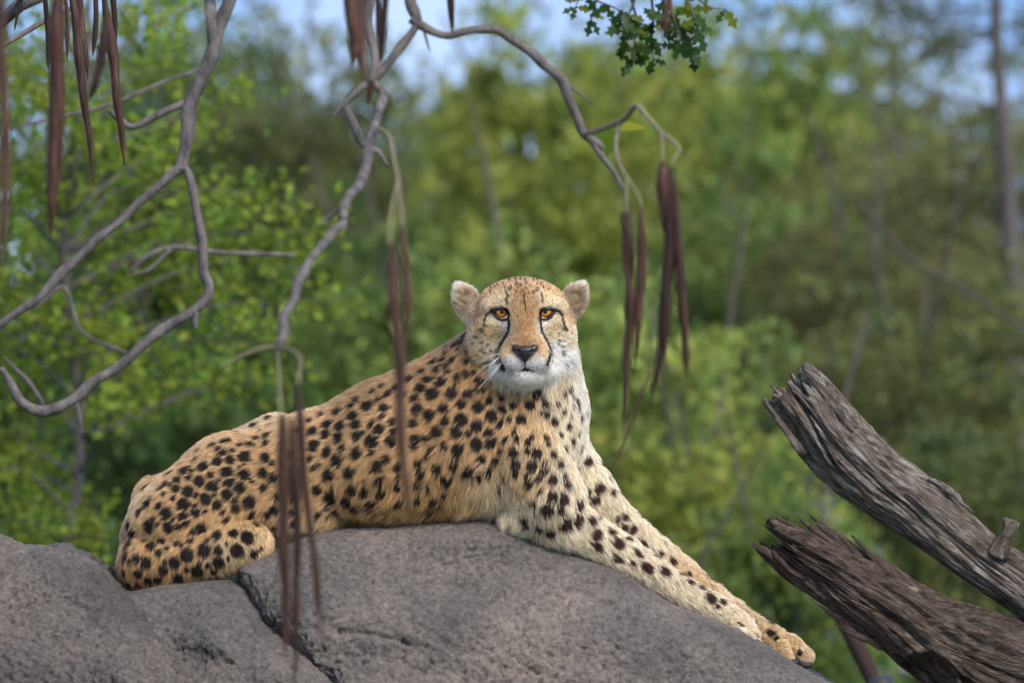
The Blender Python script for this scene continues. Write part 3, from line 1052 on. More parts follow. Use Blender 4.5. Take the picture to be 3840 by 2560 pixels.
for i, (pts, rad) in enumerate([
        (((2818, 2032, 110), (2900, 2085, 125), (3060, 2190, 140)), (14, 28, 34)), (((2900, 1932, 60), (2990, 1985, 110), (3180, 2100, 150)), (5, 26, 30)),
        (((2985, 1930, 20), (3080, 2010, 70), (3250, 2130, 90)), (4, 26, 26)), (((3034, 1928, 0), (3130, 2010, 40), (3320, 2145, 70)), (4, 34, 36)),
        (((2925, 2040, 100), (2990, 2075, 120), (3080, 2130, 130)), (6, 18, 20)), (((3030, 2235, 120), (3120, 2300, 120), (3260, 2370, 110)), (3, 14, 24)),
        (((3125, 2335, 110), (3220, 2385, 110), (3350, 2420, 110)), (4, 16, 26)), (((3220, 2388, 100), (3290, 2420, 110), (3380, 2440, 110)), (4, 14, 20)),
        (((3620, 2262, 60), (3720, 2300, 70), (3850, 2345, 60)), (8, 22, 14)), (((3190, 2005, 40), (3300, 2105, 70), (3460, 2215, 90)), (6, 30, 30))]):
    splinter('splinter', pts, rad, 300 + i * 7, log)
stub = splinter('side_stub', ((3735, 2080, 40), (3765, 2010, 60), (3785, 1975, 70), (3800, 1950, 70)), (46, 26, 26, 24), 410, log, flat=0.9, n=14)
splinter('stub_fork', ((3775, 1985, 70), (3768, 1955, 75), (3764, 1940, 78)), (16, 13, 8), 420, log, flat=0.9)
# pale healed rim of the knot hole
a = np.linspace(R(150), R(330), 22)
rim = np.column_stack([3468 + 104 * np.cos(a), 2545 + 100 * np.sin(a), a * 0])
for r_ in rim:
    m_ = (LOWV[:, 0] - r_[0]) ** 2 + (LOWV[:, 1] - r_[1]) ** 2 < 26 ** 2
    r_[2] = LOWV[m_][:, 2].max() - 14 if m_.any() else 140
rim[:, 2] = np.convolve(np.pad(rim[:, 2], 3, mode='edge'), np.ones(7) / 7, 'valid')
#splinter('knot_rim', rim[::3], (1, 5, 7, 5, 1), 430, log, flat=1.0, n=12)

# ------------------------------------------------------------------ grey branches hung with long seed pods
M_BR = bark_mat('branch_bark', (0.030, 0.024, 0.022), (0.20, 0.172, 0.16), 38.0, 0.010)
M_STEM = bark_mat('pod_stem', (0.16, 0.13, 0.07), (0.27, 0.22, 0.12), 60.0, 0.002)
m_pod, nt, b = new_mat('pod_brown')
b.inputs['Specular IOR Level'].default_value = 0.2
tco = N(nt, 'ShaderNodeTexCoord')
mp = N(nt, 'ShaderNodeMapping')
mp.inputs['Scale'].default_value = (1, 1, 0.06)
nz = N(nt, 'ShaderNodeTexNoise', Scale=220.0, Detail=5.0, Roughness=0.7)
nt.links.new(tco.outputs['Object'], mp.inputs['Vector'])
nt.links.new(mp.outputs[0], nz.inputs['Vector'])
oi_ = N(nt, 'ShaderNodeObjectInfo')
fa_ = N(nt, 'ShaderNodeMath', operation='MULTIPLY_ADD')
fa_.inputs[1].default_value = 0.3
nt.links.new(oi_.outputs['Random'], fa_.inputs[0])
sb_ = N(nt, 'ShaderNodeMath', operation='SUBTRACT')
sb_.inputs[1].default_value = 0.15
nt.links.new(nz.outputs['Fac'], sb_.inputs[0])
nt.links.new(sb_.outputs[0], fa_.inputs[2])
rr_ = ramp(nt, fa_.outputs[0], [(0.3, (0.016, 0.007, 0.005)), (0.55, (0.056, 0.025, 0.016)), (0.75, (0.13, 0.068, 0.047))])
nt.links.new(rr_.outputs['Color'], b.inputs['Base Color'])
b.inputs['Roughness'].default_value = 0.5
NEARF = 1.0
podtree = empty('pod_tree', (-2.6, 11.6, 0))
tag(podtree, 'tree reaching over the rock with bare grey branches and long brown hanging pods', 'tree')
PT = np.array(podtree.location)
def limb(name, pts, rad, mat=M_BR, n=9, res=5, wob=0.0, seed=0):
    """pts = (u, v, distance); rad in photo pixels at that distance"""
    if name in ('pod_stem', 'twig', 'branch'):
        pts = [(u, v, d if d > 11 else DIST - (DIST - d) * NEARF) for u, v, d in pts]
    q = np.array([np.array(at(u, v, d)) for u, v, d in pts])
    k = np.array([d for _, _, d in pts]) / DIST / S
    m = max(8, res * len(pts))
    c = crv(q, m)
    r_ = np.interp(np.linspace(0, 1, m), np.linspace(0, 1, len(rad)), rad) * np.interp(np.linspace(0, 1, m), np.linspace(0, 1, len(k)), k)
    if wob:
        wob = wob * 1.5
        c = c + wob * np.stack([vnoise((c * 14).astype(np.float32), seed + i) for i in range(3)], 1)
        r_ = r_ * (1 + 0.26 * vnoise((c * 26).astype(np.float32), seed + 9))
    V, F = tube(c - PT, r_, n)
    o = link(name, mesh_list(name, V, F), mat)
    o.parent = podtree
    return o
def worldlimb(name, pts, rad, mat=M_BR, n=10):
    c = crv(pts, 24)
    V, F = tube(c - PT, np.interp(np.linspace(0, 1, 24), np.linspace(0, 1, len(rad)), rad), n)
    o = link(name, mesh_list(name, V, F), mat)
    o.parent = podtree
    return o
dA, dB = 13.6, 10.2
dBw = DIST - (DIST - dB) * NEARF
tA, tA2, tB0, tB1, t5 = at(870, -120, dA), at(786, -150, dA + .1), at(1391, -150, dBw), at(1525, -150, dBw), at(180, -80, 12.2)
worldlimb('trunk', [(-2.6, 11.6, -.05), (-2.55, 11.6, 1.2), (-2.3, 11.5, 2.3), (-1.6, 11.4, 3.1), (-.9, 11.3, 3.5)], (.13, .11, .095, .07, .05), n=14)
worldlimb('limb', [(-1.9, 11.45, 2.8), (-1.1, 12.6, 3.0), (-.75, 13.3, 2.7), tuple(tA)], (.05, .035, .022, .018))
worldlimb('limb', [(-.9, 13.1, 2.85), tuple(Vector(tA2) + Vector((0, 0, .12))), tuple(at(786, -40, dA + .1)), tuple(at(792, 60, dA)), tuple(at(800, 175, dA))], (.016, .013, .012, .012, .012))
worldlimb('limb', [(-1.2, 11.35, 3.4), (-.6, 10.8, 3.1), (-.3, 10.4, 2.6), tuple(tB0)], (.05, .03, .02, .014))
worldlimb('limb', [(-.9, 11.3, 3.5), (-.3, 10.8, 3.2), (-.16, 10.4, 2.6), tuple(tB1)], (.05, .03, .02, .014))
worldlimb('limb', [(-2.3, 11.5, 2.3), (-1.5, 11.9, 2.5), (-1.0, 12.1, 2.32), tuple(t5), tuple(at(60, 30, 12.2)), tuple(at(-60, 150, 12.3))], (.06, .03, .02, .014, .012, .009))
L3 = lambda d, *p: [(u, v, d) for u, v in p]
limb('branch', L3(dA, (870, -120), (857, 0), (824, 87), (802, 173), (759, 293), (716, 401), (699, 488), (688, 585), (683, 635)), (26, 27, 27, 24), wob=.004, seed=1)
limb('branch', L3(dA, (683, 629), (650, 650), (564, 726), (466, 813), (358, 911), (249, 1008), (141, 1127), (0, 1214), (-140, 1300)), (20, 17, 18, 14), wob=.005, seed=2)
limb('branch', L3(dA, (686, 625), (715, 672), (737, 780), (753, 900), (764, 1019), (786, 1073), (759, 1138), (650, 1203), (575, 1257), (455, 1355), (358, 1420), (282, 1496), (173, 1539), (87, 1507), (43, 1442), (0, 1380)),
     (17, 18, 20, 19, 22, 12), wob=.005, seed=3)
limb('twig', L3(dA, (735, 1165), (730, 1210), (735, 1235)), (14, 12, 5), seed=4)
limb('branch', L3(dA, (716, 378), (694, 385), (607, 423), (509, 471), (455, 455), (405, 420)), (17, 14, 14, 9), wob=.004, seed=5)
limb('twig', L3(15.2, (1100, 960), (900, 955), (672, 932), (564, 954), (488, 1019)), (7, 10, 11, 8), wob=.004, seed=6)
limb('twig', L3(15.2, (640, 935), (560, 1010), (500, 1030)), (8, 8, 5), seed=7)
limb('twig', L3(15.4, (480, 1330), (300, 1240), (250, 1080), (160, 1130), (20, 1190)), (6, 8, 9, 6), wob=.004, seed=8)
limb('twig', L3(15.0, (820, 230), (600, 320), (400, 400), (250, 430), (40, 470)), (8, 8, 8, 5), wob=.006, seed=9)
limb('twig', L3(14.5, (173, 1539), (120, 1450), (60, 1380), (20, 1330)), (10, 9, 7, 4), wob=.003, seed=10)
limb('twig', L3(14.5, (282, 1496), (300, 1560), (310, 1630)), (8, 6, 3), seed=11)
limb('branch', L3(12.4, (300, 20), (200, 60), (100, 130), (0, 180), (-60, 210)), (9, 10, 10, 7), wob=.003, seed=12)
limb('branch', L3(dB, (1391, -150), (1391, 0), (1385, 64), (1391, 128), (1401, 191), (1404, 255), (1391, 310)), (20, 19, 18), wob=.003, seed=13)
limb('branch', L3(dB, (1525, -150), (1532, 0), (1548, 50), (1557, 83), (1538, 128), (1500, 185), (1455, 249), (1410, 287), (1366, 319), (1315, 364), (1270, 415), (1252, 438)), (20, 21, 14, 16, 19, 14, 6), wob=.003, seed=14)
limb('branch', L3(dB, (1290, 400), (1296, 421), (1321, 472), (1347, 523), (1379, 549), (1423, 568), (1449, 606), (1460, 620)), (15, 14, 17, 16, 10, 5), wob=.003, seed=15)
limb('branch', [(1404, 300, 10.2), (1436, 357, 10.2), (1423, 434, 10.1), (1391, 510, 10.0), (1372, 574, 9.9), (1359, 663, 9.8), (1315, 753, 9.7), (1289, 797, 9.6), (1290, 832, 9.6), (1247, 874, 9.5), (1190, 935, 9.4),
     (1133, 1019, 9.3), (1095, 1127, 9.2), (1060, 1203, 9.1), (1060, 1265, 9.0), (1041, 1300, 9.0)], (17, 18, 20, 18, 17, 16, 18, 16), wob=.003, seed=16)
limb('twig', [(1310, 760, 9.7), (1250, 800, 9.7), (1205, 835, 9.7)], (10, 8, 4), seed=17)
limb('twig', [(1041, 1295, 9.0), (960, 1310, 9.0), (880, 1345, 9.0), (824, 1377, 9.0)], (7, 5, 4), M_STEM, seed=18)
limb('pod_stem', [(1041, 1295, 9.0), (1046, 1410, 8.8), (1050, 1480, 8.6), (1054, 1565, 8.5)], (6, 5, 5), M_STEM)
limb('pod_stem', [(1041, 1295, 9.0), (1100, 1315, 8.8), (1128, 1350, 8.7), (1122, 1400, 8.6), (1117, 1450, 8.5)], (7, 5, 5), M_STEM)
limb('branch', L3(dB, (1548, 70), (1595, 102), (1646, 128), (1691, 134), (1742, 121), (1806, 115), (1870, 121), (1921, 153), (1978, 191), (2042, 249), (2106, 300), (2131, 364), (2163, 434), (2189, 491), (2220, 529), (2252, 593), (2297, 651), (2342, 714)),
     (19, 15, 15, 15, 17, 18, 19, 17, 19, 13, 6), wob=.003, seed=19)
limb('twig', L3(dB, (2106, 300), (2160, 340), (2220, 390)), (8, 6, 3), seed=20)
limb('twig', [(2195, 505, 10.2), (2250, 490, 10.0), (2297, 472, 9.8), (2348, 440, 9.6), (2386, 395, 9.5), (2431, 446, 9.4), (2495, 510, 9.3), (2546, 568, 9.2)], (9, 12, 9, 7), M_STEM, wob=.003, seed=21)
limb('twig', [(2214, 520, 10.2), (2250, 545, 10.2), (2262, 560, 10.2)], (14, 14, 8), seed=22)
limb('pod_stem', [(2330, 455, 9.7), (2316, 491, 9.6), (2310, 561, 9.5), (2335, 638, 9.4), (2399, 746, 9.3), (2403, 800, 9.3)], (8, 7, 5), M_STEM)
limb('pod_stem', [(2350, 668, 9.36), (2350, 730, 9.3), (2346, 800, 9.3)], (5, 4, 4), M_STEM)
limb('pod_stem', [(2480, 495, 9.32), (2484, 550, 9.2), (2484, 612, 9.1)], (5, 4, 4), M_STEM)
limb('pod_stem', [(2546, 566, 9.2), (2525, 600, 9.1), (2510, 645, 9.1)], (5, 4, 4), M_STEM)
limb('pod_stem', [(1415, 480, 10.0), (1461, 510, 9.6), (1478, 600, 9.2), (1493, 672, 8.8), (1510, 850, 8.3)], (7, 6, 6, 5), M_STEM)
limb('pod_stem', [(1493, 672, 8.8), (1470, 790, 8.4), (1461, 915, 8.2)], (5, 5, 5), M_STEM)
rpod = random.Random(3)
def pod(r0, d, *pts):
    r0 = r0 * 1.42
    d = d if d > 11 else DIST - (DIST - d) * NEARF
    """a long bean-like pod: blunt at the stalk, tapering to a point"""
    n = len(pts)
    limb('seed_pod', [(u, v, d) for u, v in pts], (r0 * .45, r0, r0, r0 * .95, r0 * .85, r0 * .6, r0 * .1), m_pod, n=8, res=8, wob=0.0022, seed=int(pts[0][0]))
pod(17, 8.5, (1054, 1558), (1067, 1835), (1071, 2169), (1063, 2470))
pod(12, 8.5, (1117, 1442), (1130, 1668), (1159, 1918), (1192, 2169), (1217, 2440))
pod(12, 8.6, (1092, 1570), (1112, 1900), (1110, 2250), (1098, 2660))
pod(17, 8.2, (1461, 905), (1477, 1084), (1499, 1355), (1512, 1692), (1535, 1945))
pod(12, 8.3, (1512, 840), (1522, 1084), (1512, 1330))
pod(15, 9.1, (2484, 605), (2482, 730), (2484, 865))
pod(17, 9.1, (2510, 636), (2505, 882), (2493, 1112), (2480, 1303), (2434, 1530))
pod(12, 9.1, (2515, 650), (2545, 928), (2564, 1150), (2572, 1311), (2577, 1430))
pod(12, 9.3, (2346, 796), (2350, 959), (2357, 1150), (2350, 1380), (2334, 1650))
pod(11, 9.3, (2340, 800), (2362, 1000), (2350, 1240))
pod(12, 9.3, (2403, 796), (2403, 997), (2396, 1189), (2373, 1400))
pod(4, 9.4, (2440, 1400), (2384, 1517), (2330, 1672), (2290, 1760))
limb('pod_stem', [(2434, 1200, 9.3), (2440, 1300, 9.38), (2440, 1405, 9.4)], (2, 2, 3), M_STEM)
top = [(7, 11.9, (166, -60), (179, 163), (182, 268)), (22, 9.2, (217, -80), (213, 325), (202, 650), (190, 880)), (12, 11.7, (262, -60), (298, 217), (325, 466), (352, 690)),
       (9, 11.9, (294, -60), (314, 163), (328, 304)), (13, 11.6, (386, -60), (423, 217), (450, 434), (466, 620)), (7, 11.9, (360, -60), (356, 120), (352, 218)), (8, 11.8, (422, -60), (430, 100), (434, 197)),
       (6, 12.0, (246, -40), (252, 120), (258, 230)), (12, 9.4, (400, 60), (386, 190), (360, 320), (336, 385)), (5, 12.0, (85, 0), (70, 65), (60, 120)), (14, 8.2, (0, -80), (14, 300), (18, 700), (10, 1040)),
       (20, 9.3, (1318, -80), (1322, 60), (1326, 150), (1321, 250)), (14, 9.4, (1345, -80), (1350, 100), (1354, 200), (1366, 310)), (9, 9.8, (1420, -80), (1423, 100), (1423, 225)), (10, 9.4, (1448, -80), (1440, 120), (1433, 245)),
       (9, 10.0, (1683, -80), (1688, 40), (1692, 132)), (4, 10.0, (1578, 95), (1592, 140), (1608, 195)), (9, 9.3, (2505, -80), (2501, 40), (2494, 165)), (8, 9.6, (1400, 300), (1388, 340), (1378, 400))]
for t_ in top:
    pod(t_[0], t_[1], *t_[2:])
# a light overhead twig that carries the upper pods
limb('twig', [(-40, -90, 8.2), (200, -95, 9.2), (390, -70, 9.4), (800, -160, 9.4), (1320, -90, 9.3), (1450, -90, 9.4), (1690, -90, 10.0), (2100, -150, 9.6), (2510, -85, 9.3)], (12, 12, 11, 10, 9), wob=.002, seed=30)
limb('twig', [(1391, -140, dB), (1360, -120, 9.7), (1320, -88, 9.3)], (10, 9, 8), seed=32)
limb('twig', [(60, 20, 12.2), (90, -10, 12.0), (180, -65, 11.9), (300, -60, 11.8), (430, -60, 11.7)], (8, 8, 7, 6), wob=.002, seed=31)

def leaf_outline(kind):
    if kind == 'plain':
        return [(0, 0), (.22, .18), (.30, .42), (.20, .72), (0, 1)]
    o_ = []
    for y in np.linspace(0, 1, 27):
        env = math.sin(math.pi * min(1, y * 0.92 + 0.04)) ** 0.8 * (0.55 + 0.6 * y)
        o_.append((0.015 + 0.30 * env * (0.68 + 0.32 * math.cos(2 * math.pi * (2.7 * y - 0.85))) if 0 < y < 1 else 0, y))
    return o_
def leaf_mesh(kind, curl=0.12):
    h = leaf_outline(kind)
    V, F = [], []
    for x, y in h:
        V.append((0, y, curl * 0.0 - 0.10 * y * y))
        V.append((x, y, 0.14 * x - 0.10 * y * y - .06 * math.sin(y * 9) * x))
        V.append((-x, y, 0.14 * x - 0.10 * y * y + .06 * math.sin(y * 8) * x))
    for i in range(len(h) - 1):
        a, c = i * 3, (i + 1) * 3
        F += [(a, a + 1, c + 1, c), (a, c, c + 2, a + 2)]
    me = mesh_list('leaf', V, F, True)
    set_attr(me, 'tint', np.ones((len(V), 3)))
    me.materials.append(M_LEAF)
    return me
LEAF_OAK, LEAF_PLAIN = leaf_mesh('oak'), leaf_mesh('plain')
def put_leaf(me, p, parent, size, dirv, nrm, col):
    o = bpy.data.objects.new('leaf', me)
    COL.objects.link(o)
    o.parent = parent
    y = Vector(dirv).normalized()
    z = Vector(nrm)
    z = (z - y * z.dot(y)).normalized()
    x = y.cross(z)
    M = Matrix((x, y, z)).transposed().to_4x4()
    o.matrix_local = Matrix.Translation(Vector(p)) @ M @ Matrix.Scale(size, 4)
    o.color = (*col, 1)
    return o
put_leaf(LEAF_PLAIN, Vector(at(2310, 480, 10.22)) - Vector(PT), podtree, 0.046, (1, 0, .08), (.1, -.5, .8), (0.24, 0.27, 0.012))
put_leaf(LEAF_PLAIN, Vector(at(2290, 480, 10.30)) - Vector(PT), podtree, 0.045, (-.1, .1, -1), (.3, -.8, .2), (0.10, 0.17, 0.012))

# ------------------------------------------------------------------ spray of oak leaves hanging in from above
od = 10.6
ok = od / DIST / S
oak = empty('oak_bough', at(2420, -160, od))
tag(oak, 'drooping bough of dark green lobed oak leaves hanging against the sky', 'bough')
OL_ = np.array(oak.location)
def oakp(u, v, dy=0):
    return np.array(at(u, v - 12, od + dy)) - OL_
M_OT = bark_mat('oak_twig', (0.05, 0.04, 0.035), (0.13, 0.11, 0.095), 80.0, 0.002)
ro = random.Random(11)
oak_tw = [((2420, -160), (2300, -60), (2220, 0), (2300, 40), (2340, 60)), ((2420, -160), (2370, 0), (2390, 90), (2380, 170), (2370, 245)), ((2420, -160), (2440, -20), (2450, 100), (2440, 180), (2450, 235)),
          ((2420, -160), (2500, -40), (2520, 60), (2540, 120), (2560, 170)), ((2420, -160), (2560, -60), (2610, 0), (2660, 40), (2720, 50)), ((2420, -160), (2280, -80), (2200, -20), (2170, 10), (2160, 40)),
          ((2420, -160), (2330, -40), (2240, 10), (2230, 60), (2215, 85)), ((2420, -160), (2480, -20), (2490, 80), (2510, 170), (2600, 215)), ((2420, -160), (2400, -40), (2360, 60), (2345, 110), (2335, 140)),
          ((2420, -160), (2530, -60), (2580, 20), (2610, 90), (2630, 140))]
o = link('bough', mesh_list('bough', *tube(crv([oakp(3100, -700, .6), oakp(2800, -420, .3), oakp(2560, -230), oakp(2420, -160)], 16), np.linspace(26, 12, 16) * ok, 9)), M_OT)
o.parent = oak
for ti, tw in enumerate(oak_tw):
    dy = ro.uniform(-.12, .12)
    path = crv([oakp(u, v, dy * i / 4) for i, (u, v) in enumerate(tw)], 18)
    V, F = tube(path, np.linspace(8, 2.2, 18) * ok, 6)
    o = link('twig', mesh_list('twig', V, F), M_OT)
    o.parent = oak
    nl = 5 if ti in (5, 6, 0, 4) else 15
    for j in range(nl):
        q = path[ro.randint(8, 17)] if j else path[17]
        th = ro.uniform(0, 2 * math.pi)
        dr = (math.cos(th) * .9, ro.uniform(-.5, .5), math.sin(th) * .7 - .45)
        g = ro.uniform(.7, 1.5)
        c = (0.035 * g, 0.075 * g, 0.014 * g) if ro.random() < .75 else (0.12 * g, 0.15 * g, 0.012)
        put_leaf(LEAF_OAK, q, oak, ro.uniform(52, 86) * ok, dr, (ro.uniform(-.6, .6), -1, ro.uniform(-.2, .7)), c)
# ------------------------------------------------------------------ cheetah: body as one continuous surface
B = SDF()
T = 'trunk'
# trunk: pelvis, loin, ribs, chest
B.cone((650, 1950, 0), (870, 1835, 10), 150, 188, 60, T)
B.cone((870, 1835, 10), (1160, 1768, 20), 188, 196, 60, T)
B.cone((1160, 1768, 20), (1480, 1688, 45), 196, 250, 60, T)
B.cone((1480, 1688, 45), (1800, 1640, 75), 250, 275, 70, T)
B.ell((1950, 1650, 95), (214, 262, 210), 80, T)
B.ell((1500, 1800, 60), (330, 150, 185), 70, T)          # belly
B.ell((1780, 1810, 60), (260, 120, 170), 60, T)
B.cone((1640, 1560, 60), (1800, 1470, 60), 200, 190, 70, T)  # withers
# far hip showing above the loin, tail root
B.cone((1035, 1640, -150), (800, 1745, -120), 78, 80, 40, T)
B.cone((572, 1845, 10), (640, 1880, 20), 44, 70, 55, T)
B.cone((560, 1870, -60), (512, 2030, -90), 40, 36, 40, T)     # tail dropping behind
B.cone((505, 2020, -110), (520, 2200, -130), 36, 32, 30, T)
B.ell((1110, 1900, 60), (190, 118, 150), 50, T)
# near thigh and folded shank
B.ell((720, 1925, 100), (240, 160, 135), 40, 'thigh', rot=[('Z', -24)])
B.cone((570, 2095, 120), (900, 2045, 180), 104, 80, 16, 'thigh')
B.cone((930, 2038, 190), (560, 2115, 130), 72, 90, 20, 'thigh')
B.cone((570, 2130, 110), (830, 2100, 165), 68, 52, 35, 'thigh')
B.cone((530, 2010, 20), (520, 2140, 60), 60, 60, 45, 'thigh')
B.ell((932, 2036, 195), (84, 72, 60), 22, 'thigh', rot=[('Z', -15)])
# neck
B.cone((1790, 1540, 60), (1950, 1310, 140), 235, 172, 70, 'neck')
B.cone((1980, 1560, 120), (1978, 1350, 180), 192, 155, 70, 'neck')
B.cone((2064, 1520, 90), (2040, 1370, 150), 116, 104, 50, 'neck')
# near shoulder, upper arm, elbow, forearm, paw
B.ell((1860, 1640, 195), (185, 220, 125), 40, 'arm', rot=[('Z', 18)])
B.cone((1975, 1700, 235), (2062, 1870, 255), 140, 116, 32, 'arm')
B.cone((2060, 1872, 255), (1975, 1934, 235), 106, 58, 34, 'arm')
B.cone((1975, 1932, 235), (2130, 1965, 245), 58, 84, 28, 'arm')
B.cone((2120, 1958, 242), (2330, 2074, 232), 80, 60, 26, 'arm')
B.cone((2330, 2074, 232), (2540, 2202, 214), 60, 44, 16, 'arm')
B.cone((2540, 2202, 214), (2690, 2280, 202), 46, 42, 16, 'arm')
B.cone((2690, 2280, 200), (2780, 2345, 195), 45, 41, 18, 'arm')
for dw, du, dv in ((45, -14, 18), (18, 4, 6), (-14, 6, 0)):     # toes of the near paw
    B.cone((2765 + du, 2338 + dv, 195 + dw), (2810 + du, 2368 + dv, 198 + dw * 1.35), 25, 21, 5, 'paw')
# far shoulder, far foreleg, far paw
B.cone((2090, 1660, 40), (2200, 1830, 40), 94, 80, 40, 'arm')
B.cone((2200, 1830, 40), (2325, 1968, 45), 80, 60, 24, 'arm')
B.cone((2325, 1968, 45), (2560, 2142, 45), 60, 43, 16, 'arm')
B.cone((2560, 2142, 45), (2760, 2301, 55), 43, 39, 16, 'arm')
B.cone((2760, 2301, 55), (2900, 2398, 85), 41, 44, 20, 'arm')
B.cone((2890, 2394, 85), (2955, 2420, 100), 44, 46, 20, 'arm')
for (a, b_) in (((2922, 2424, 150), (2946, 2462, 172)), ((2980, 2418, 128), (3018, 2460, 142)), ((2975, 2415, 95), (3024, 2454, 100)),
                ((2955, 2420, 65), (3000, 2452, 62))):
    B.cone(a, b_, 29, 26, 4, 'paw')
# head
H = 'head'
HC = (1962, 1200, 220)
B.ell((1960, 1205, 215), (154, 142, 190), 40, H)
B.ell((1958, 1136, 245), (150, 80, 120), 40, H)                # brow dome
B.ell((1846, 1266, 235), (74, 100, 105), 40, H, rot=[('Z', -12)])   # cheeks
B.ell((2072, 1266, 235), (70, 100, 105), 40, H, rot=[('Z', 12)])
B.ell((1866, 1322, 230), (60, 72, 90), 40, H)
B.ell((2058, 1338, 220), (70, 78, 95), 40, H)
B.cone((1963, 1130, 326), (1966, 1278, 424), 60, 41, 40, H)    # bridge
B.ell((1967, 1318, 380), (86, 66, 100), 35, H)                 # muzzle
B.ell((1925, 1346, 430), (50, 42, 46), 22, H, rot=[('Z', 12)])
B.ell((2012, 1346, 430), (50, 42, 46), 22, H, rot=[('Z', -12)])
B.ell((1969, 1398, 400), (48, 34, 46), 22, H)                  # chin
B.ell((1968, 1384, 310), (102, 56, 120), 40, H)                # jaw
B.cone((1838, 1150, 322), (1915, 1140, 362), 26, 24, 22, H)    # brow ridges
B.cone((2095, 1150, 322), (2012, 1140, 362), 26, 24, 22, H)
B.cone((1835, 1218, 318), (1915, 1224, 350), 30, 26, 25, H)    # cheekbones under the eyes
B.cone((2095, 1218, 318), (2015, 1224, 350), 30, 26, 25, H)
EYES = ((1882.5, 1172, 330), (2044.5, 1171, 330))
for e in EYES:
    B.ell((e[0], e[1] + 4, e[2] + 30), (30, 19, 32), 8, H, op='-')
# ears: cupped shells
for sx, cu, cv, tilt in ((-1, 1757, 1136, -34), (1, 2146, 1131, 32)):
    M = [('Z', tilt), ('Y', -14 * sx)]
    B.ell((cu, cv + 4, 205), (44, 63, 27), 22, 'ear', rot=M)
    B.cone((cu + sx * 32, cv - 52, 207), (cu + sx * 10, cv - 30, 205), 13, 24, 16, 'ear')
    B.ell((cu - sx * 4, cv - 6, 238), (37, 58, 30), 8, 'ear', rot=M, op='-')
    B.cone((cu - sx * 35, cv + 45, 200), (cu - sx * 5, cv + 10, 195), 45, 30, 25, 'ear')

axc = [axis([(430, 1660, 9), (1660, 2240, 5), (2240, 2700, 9), (2700, 3090, 6)]),
       axis([(1000, 1470, 5), (1470, 2300, 9), (2300, 2520, 6)]),
       axis([(-300, 40, 12), (40, 240, 7), (240, 520, 5)])]
BF = B.grid(axc)
CV, CF = nets(BF, axc)
del BF
CV = relax(CV, CF, 2, 0.5)
CN = normals(CV, CF)
# skin folds and muscle relief on the trunk
CV = CV + CN * (3.5 * fbm(CV / 70.0, 2, 5) * (B.nearest(CV, {'head', 'ear', 'paw'}) > 25))[:, None]
CN = normals(CV, CF)
# ------------------------------------------------------------------ coat: colours, spots, face marks (all in drawing units)
cheetah = empty('cheetah', W(1500, 1960, 60))
tag(cheetah, 'spotted cheetah lying on the boulder with forelegs stretched out, staring ahead', 'cheetah')
CL = np.array(cheetah.location)

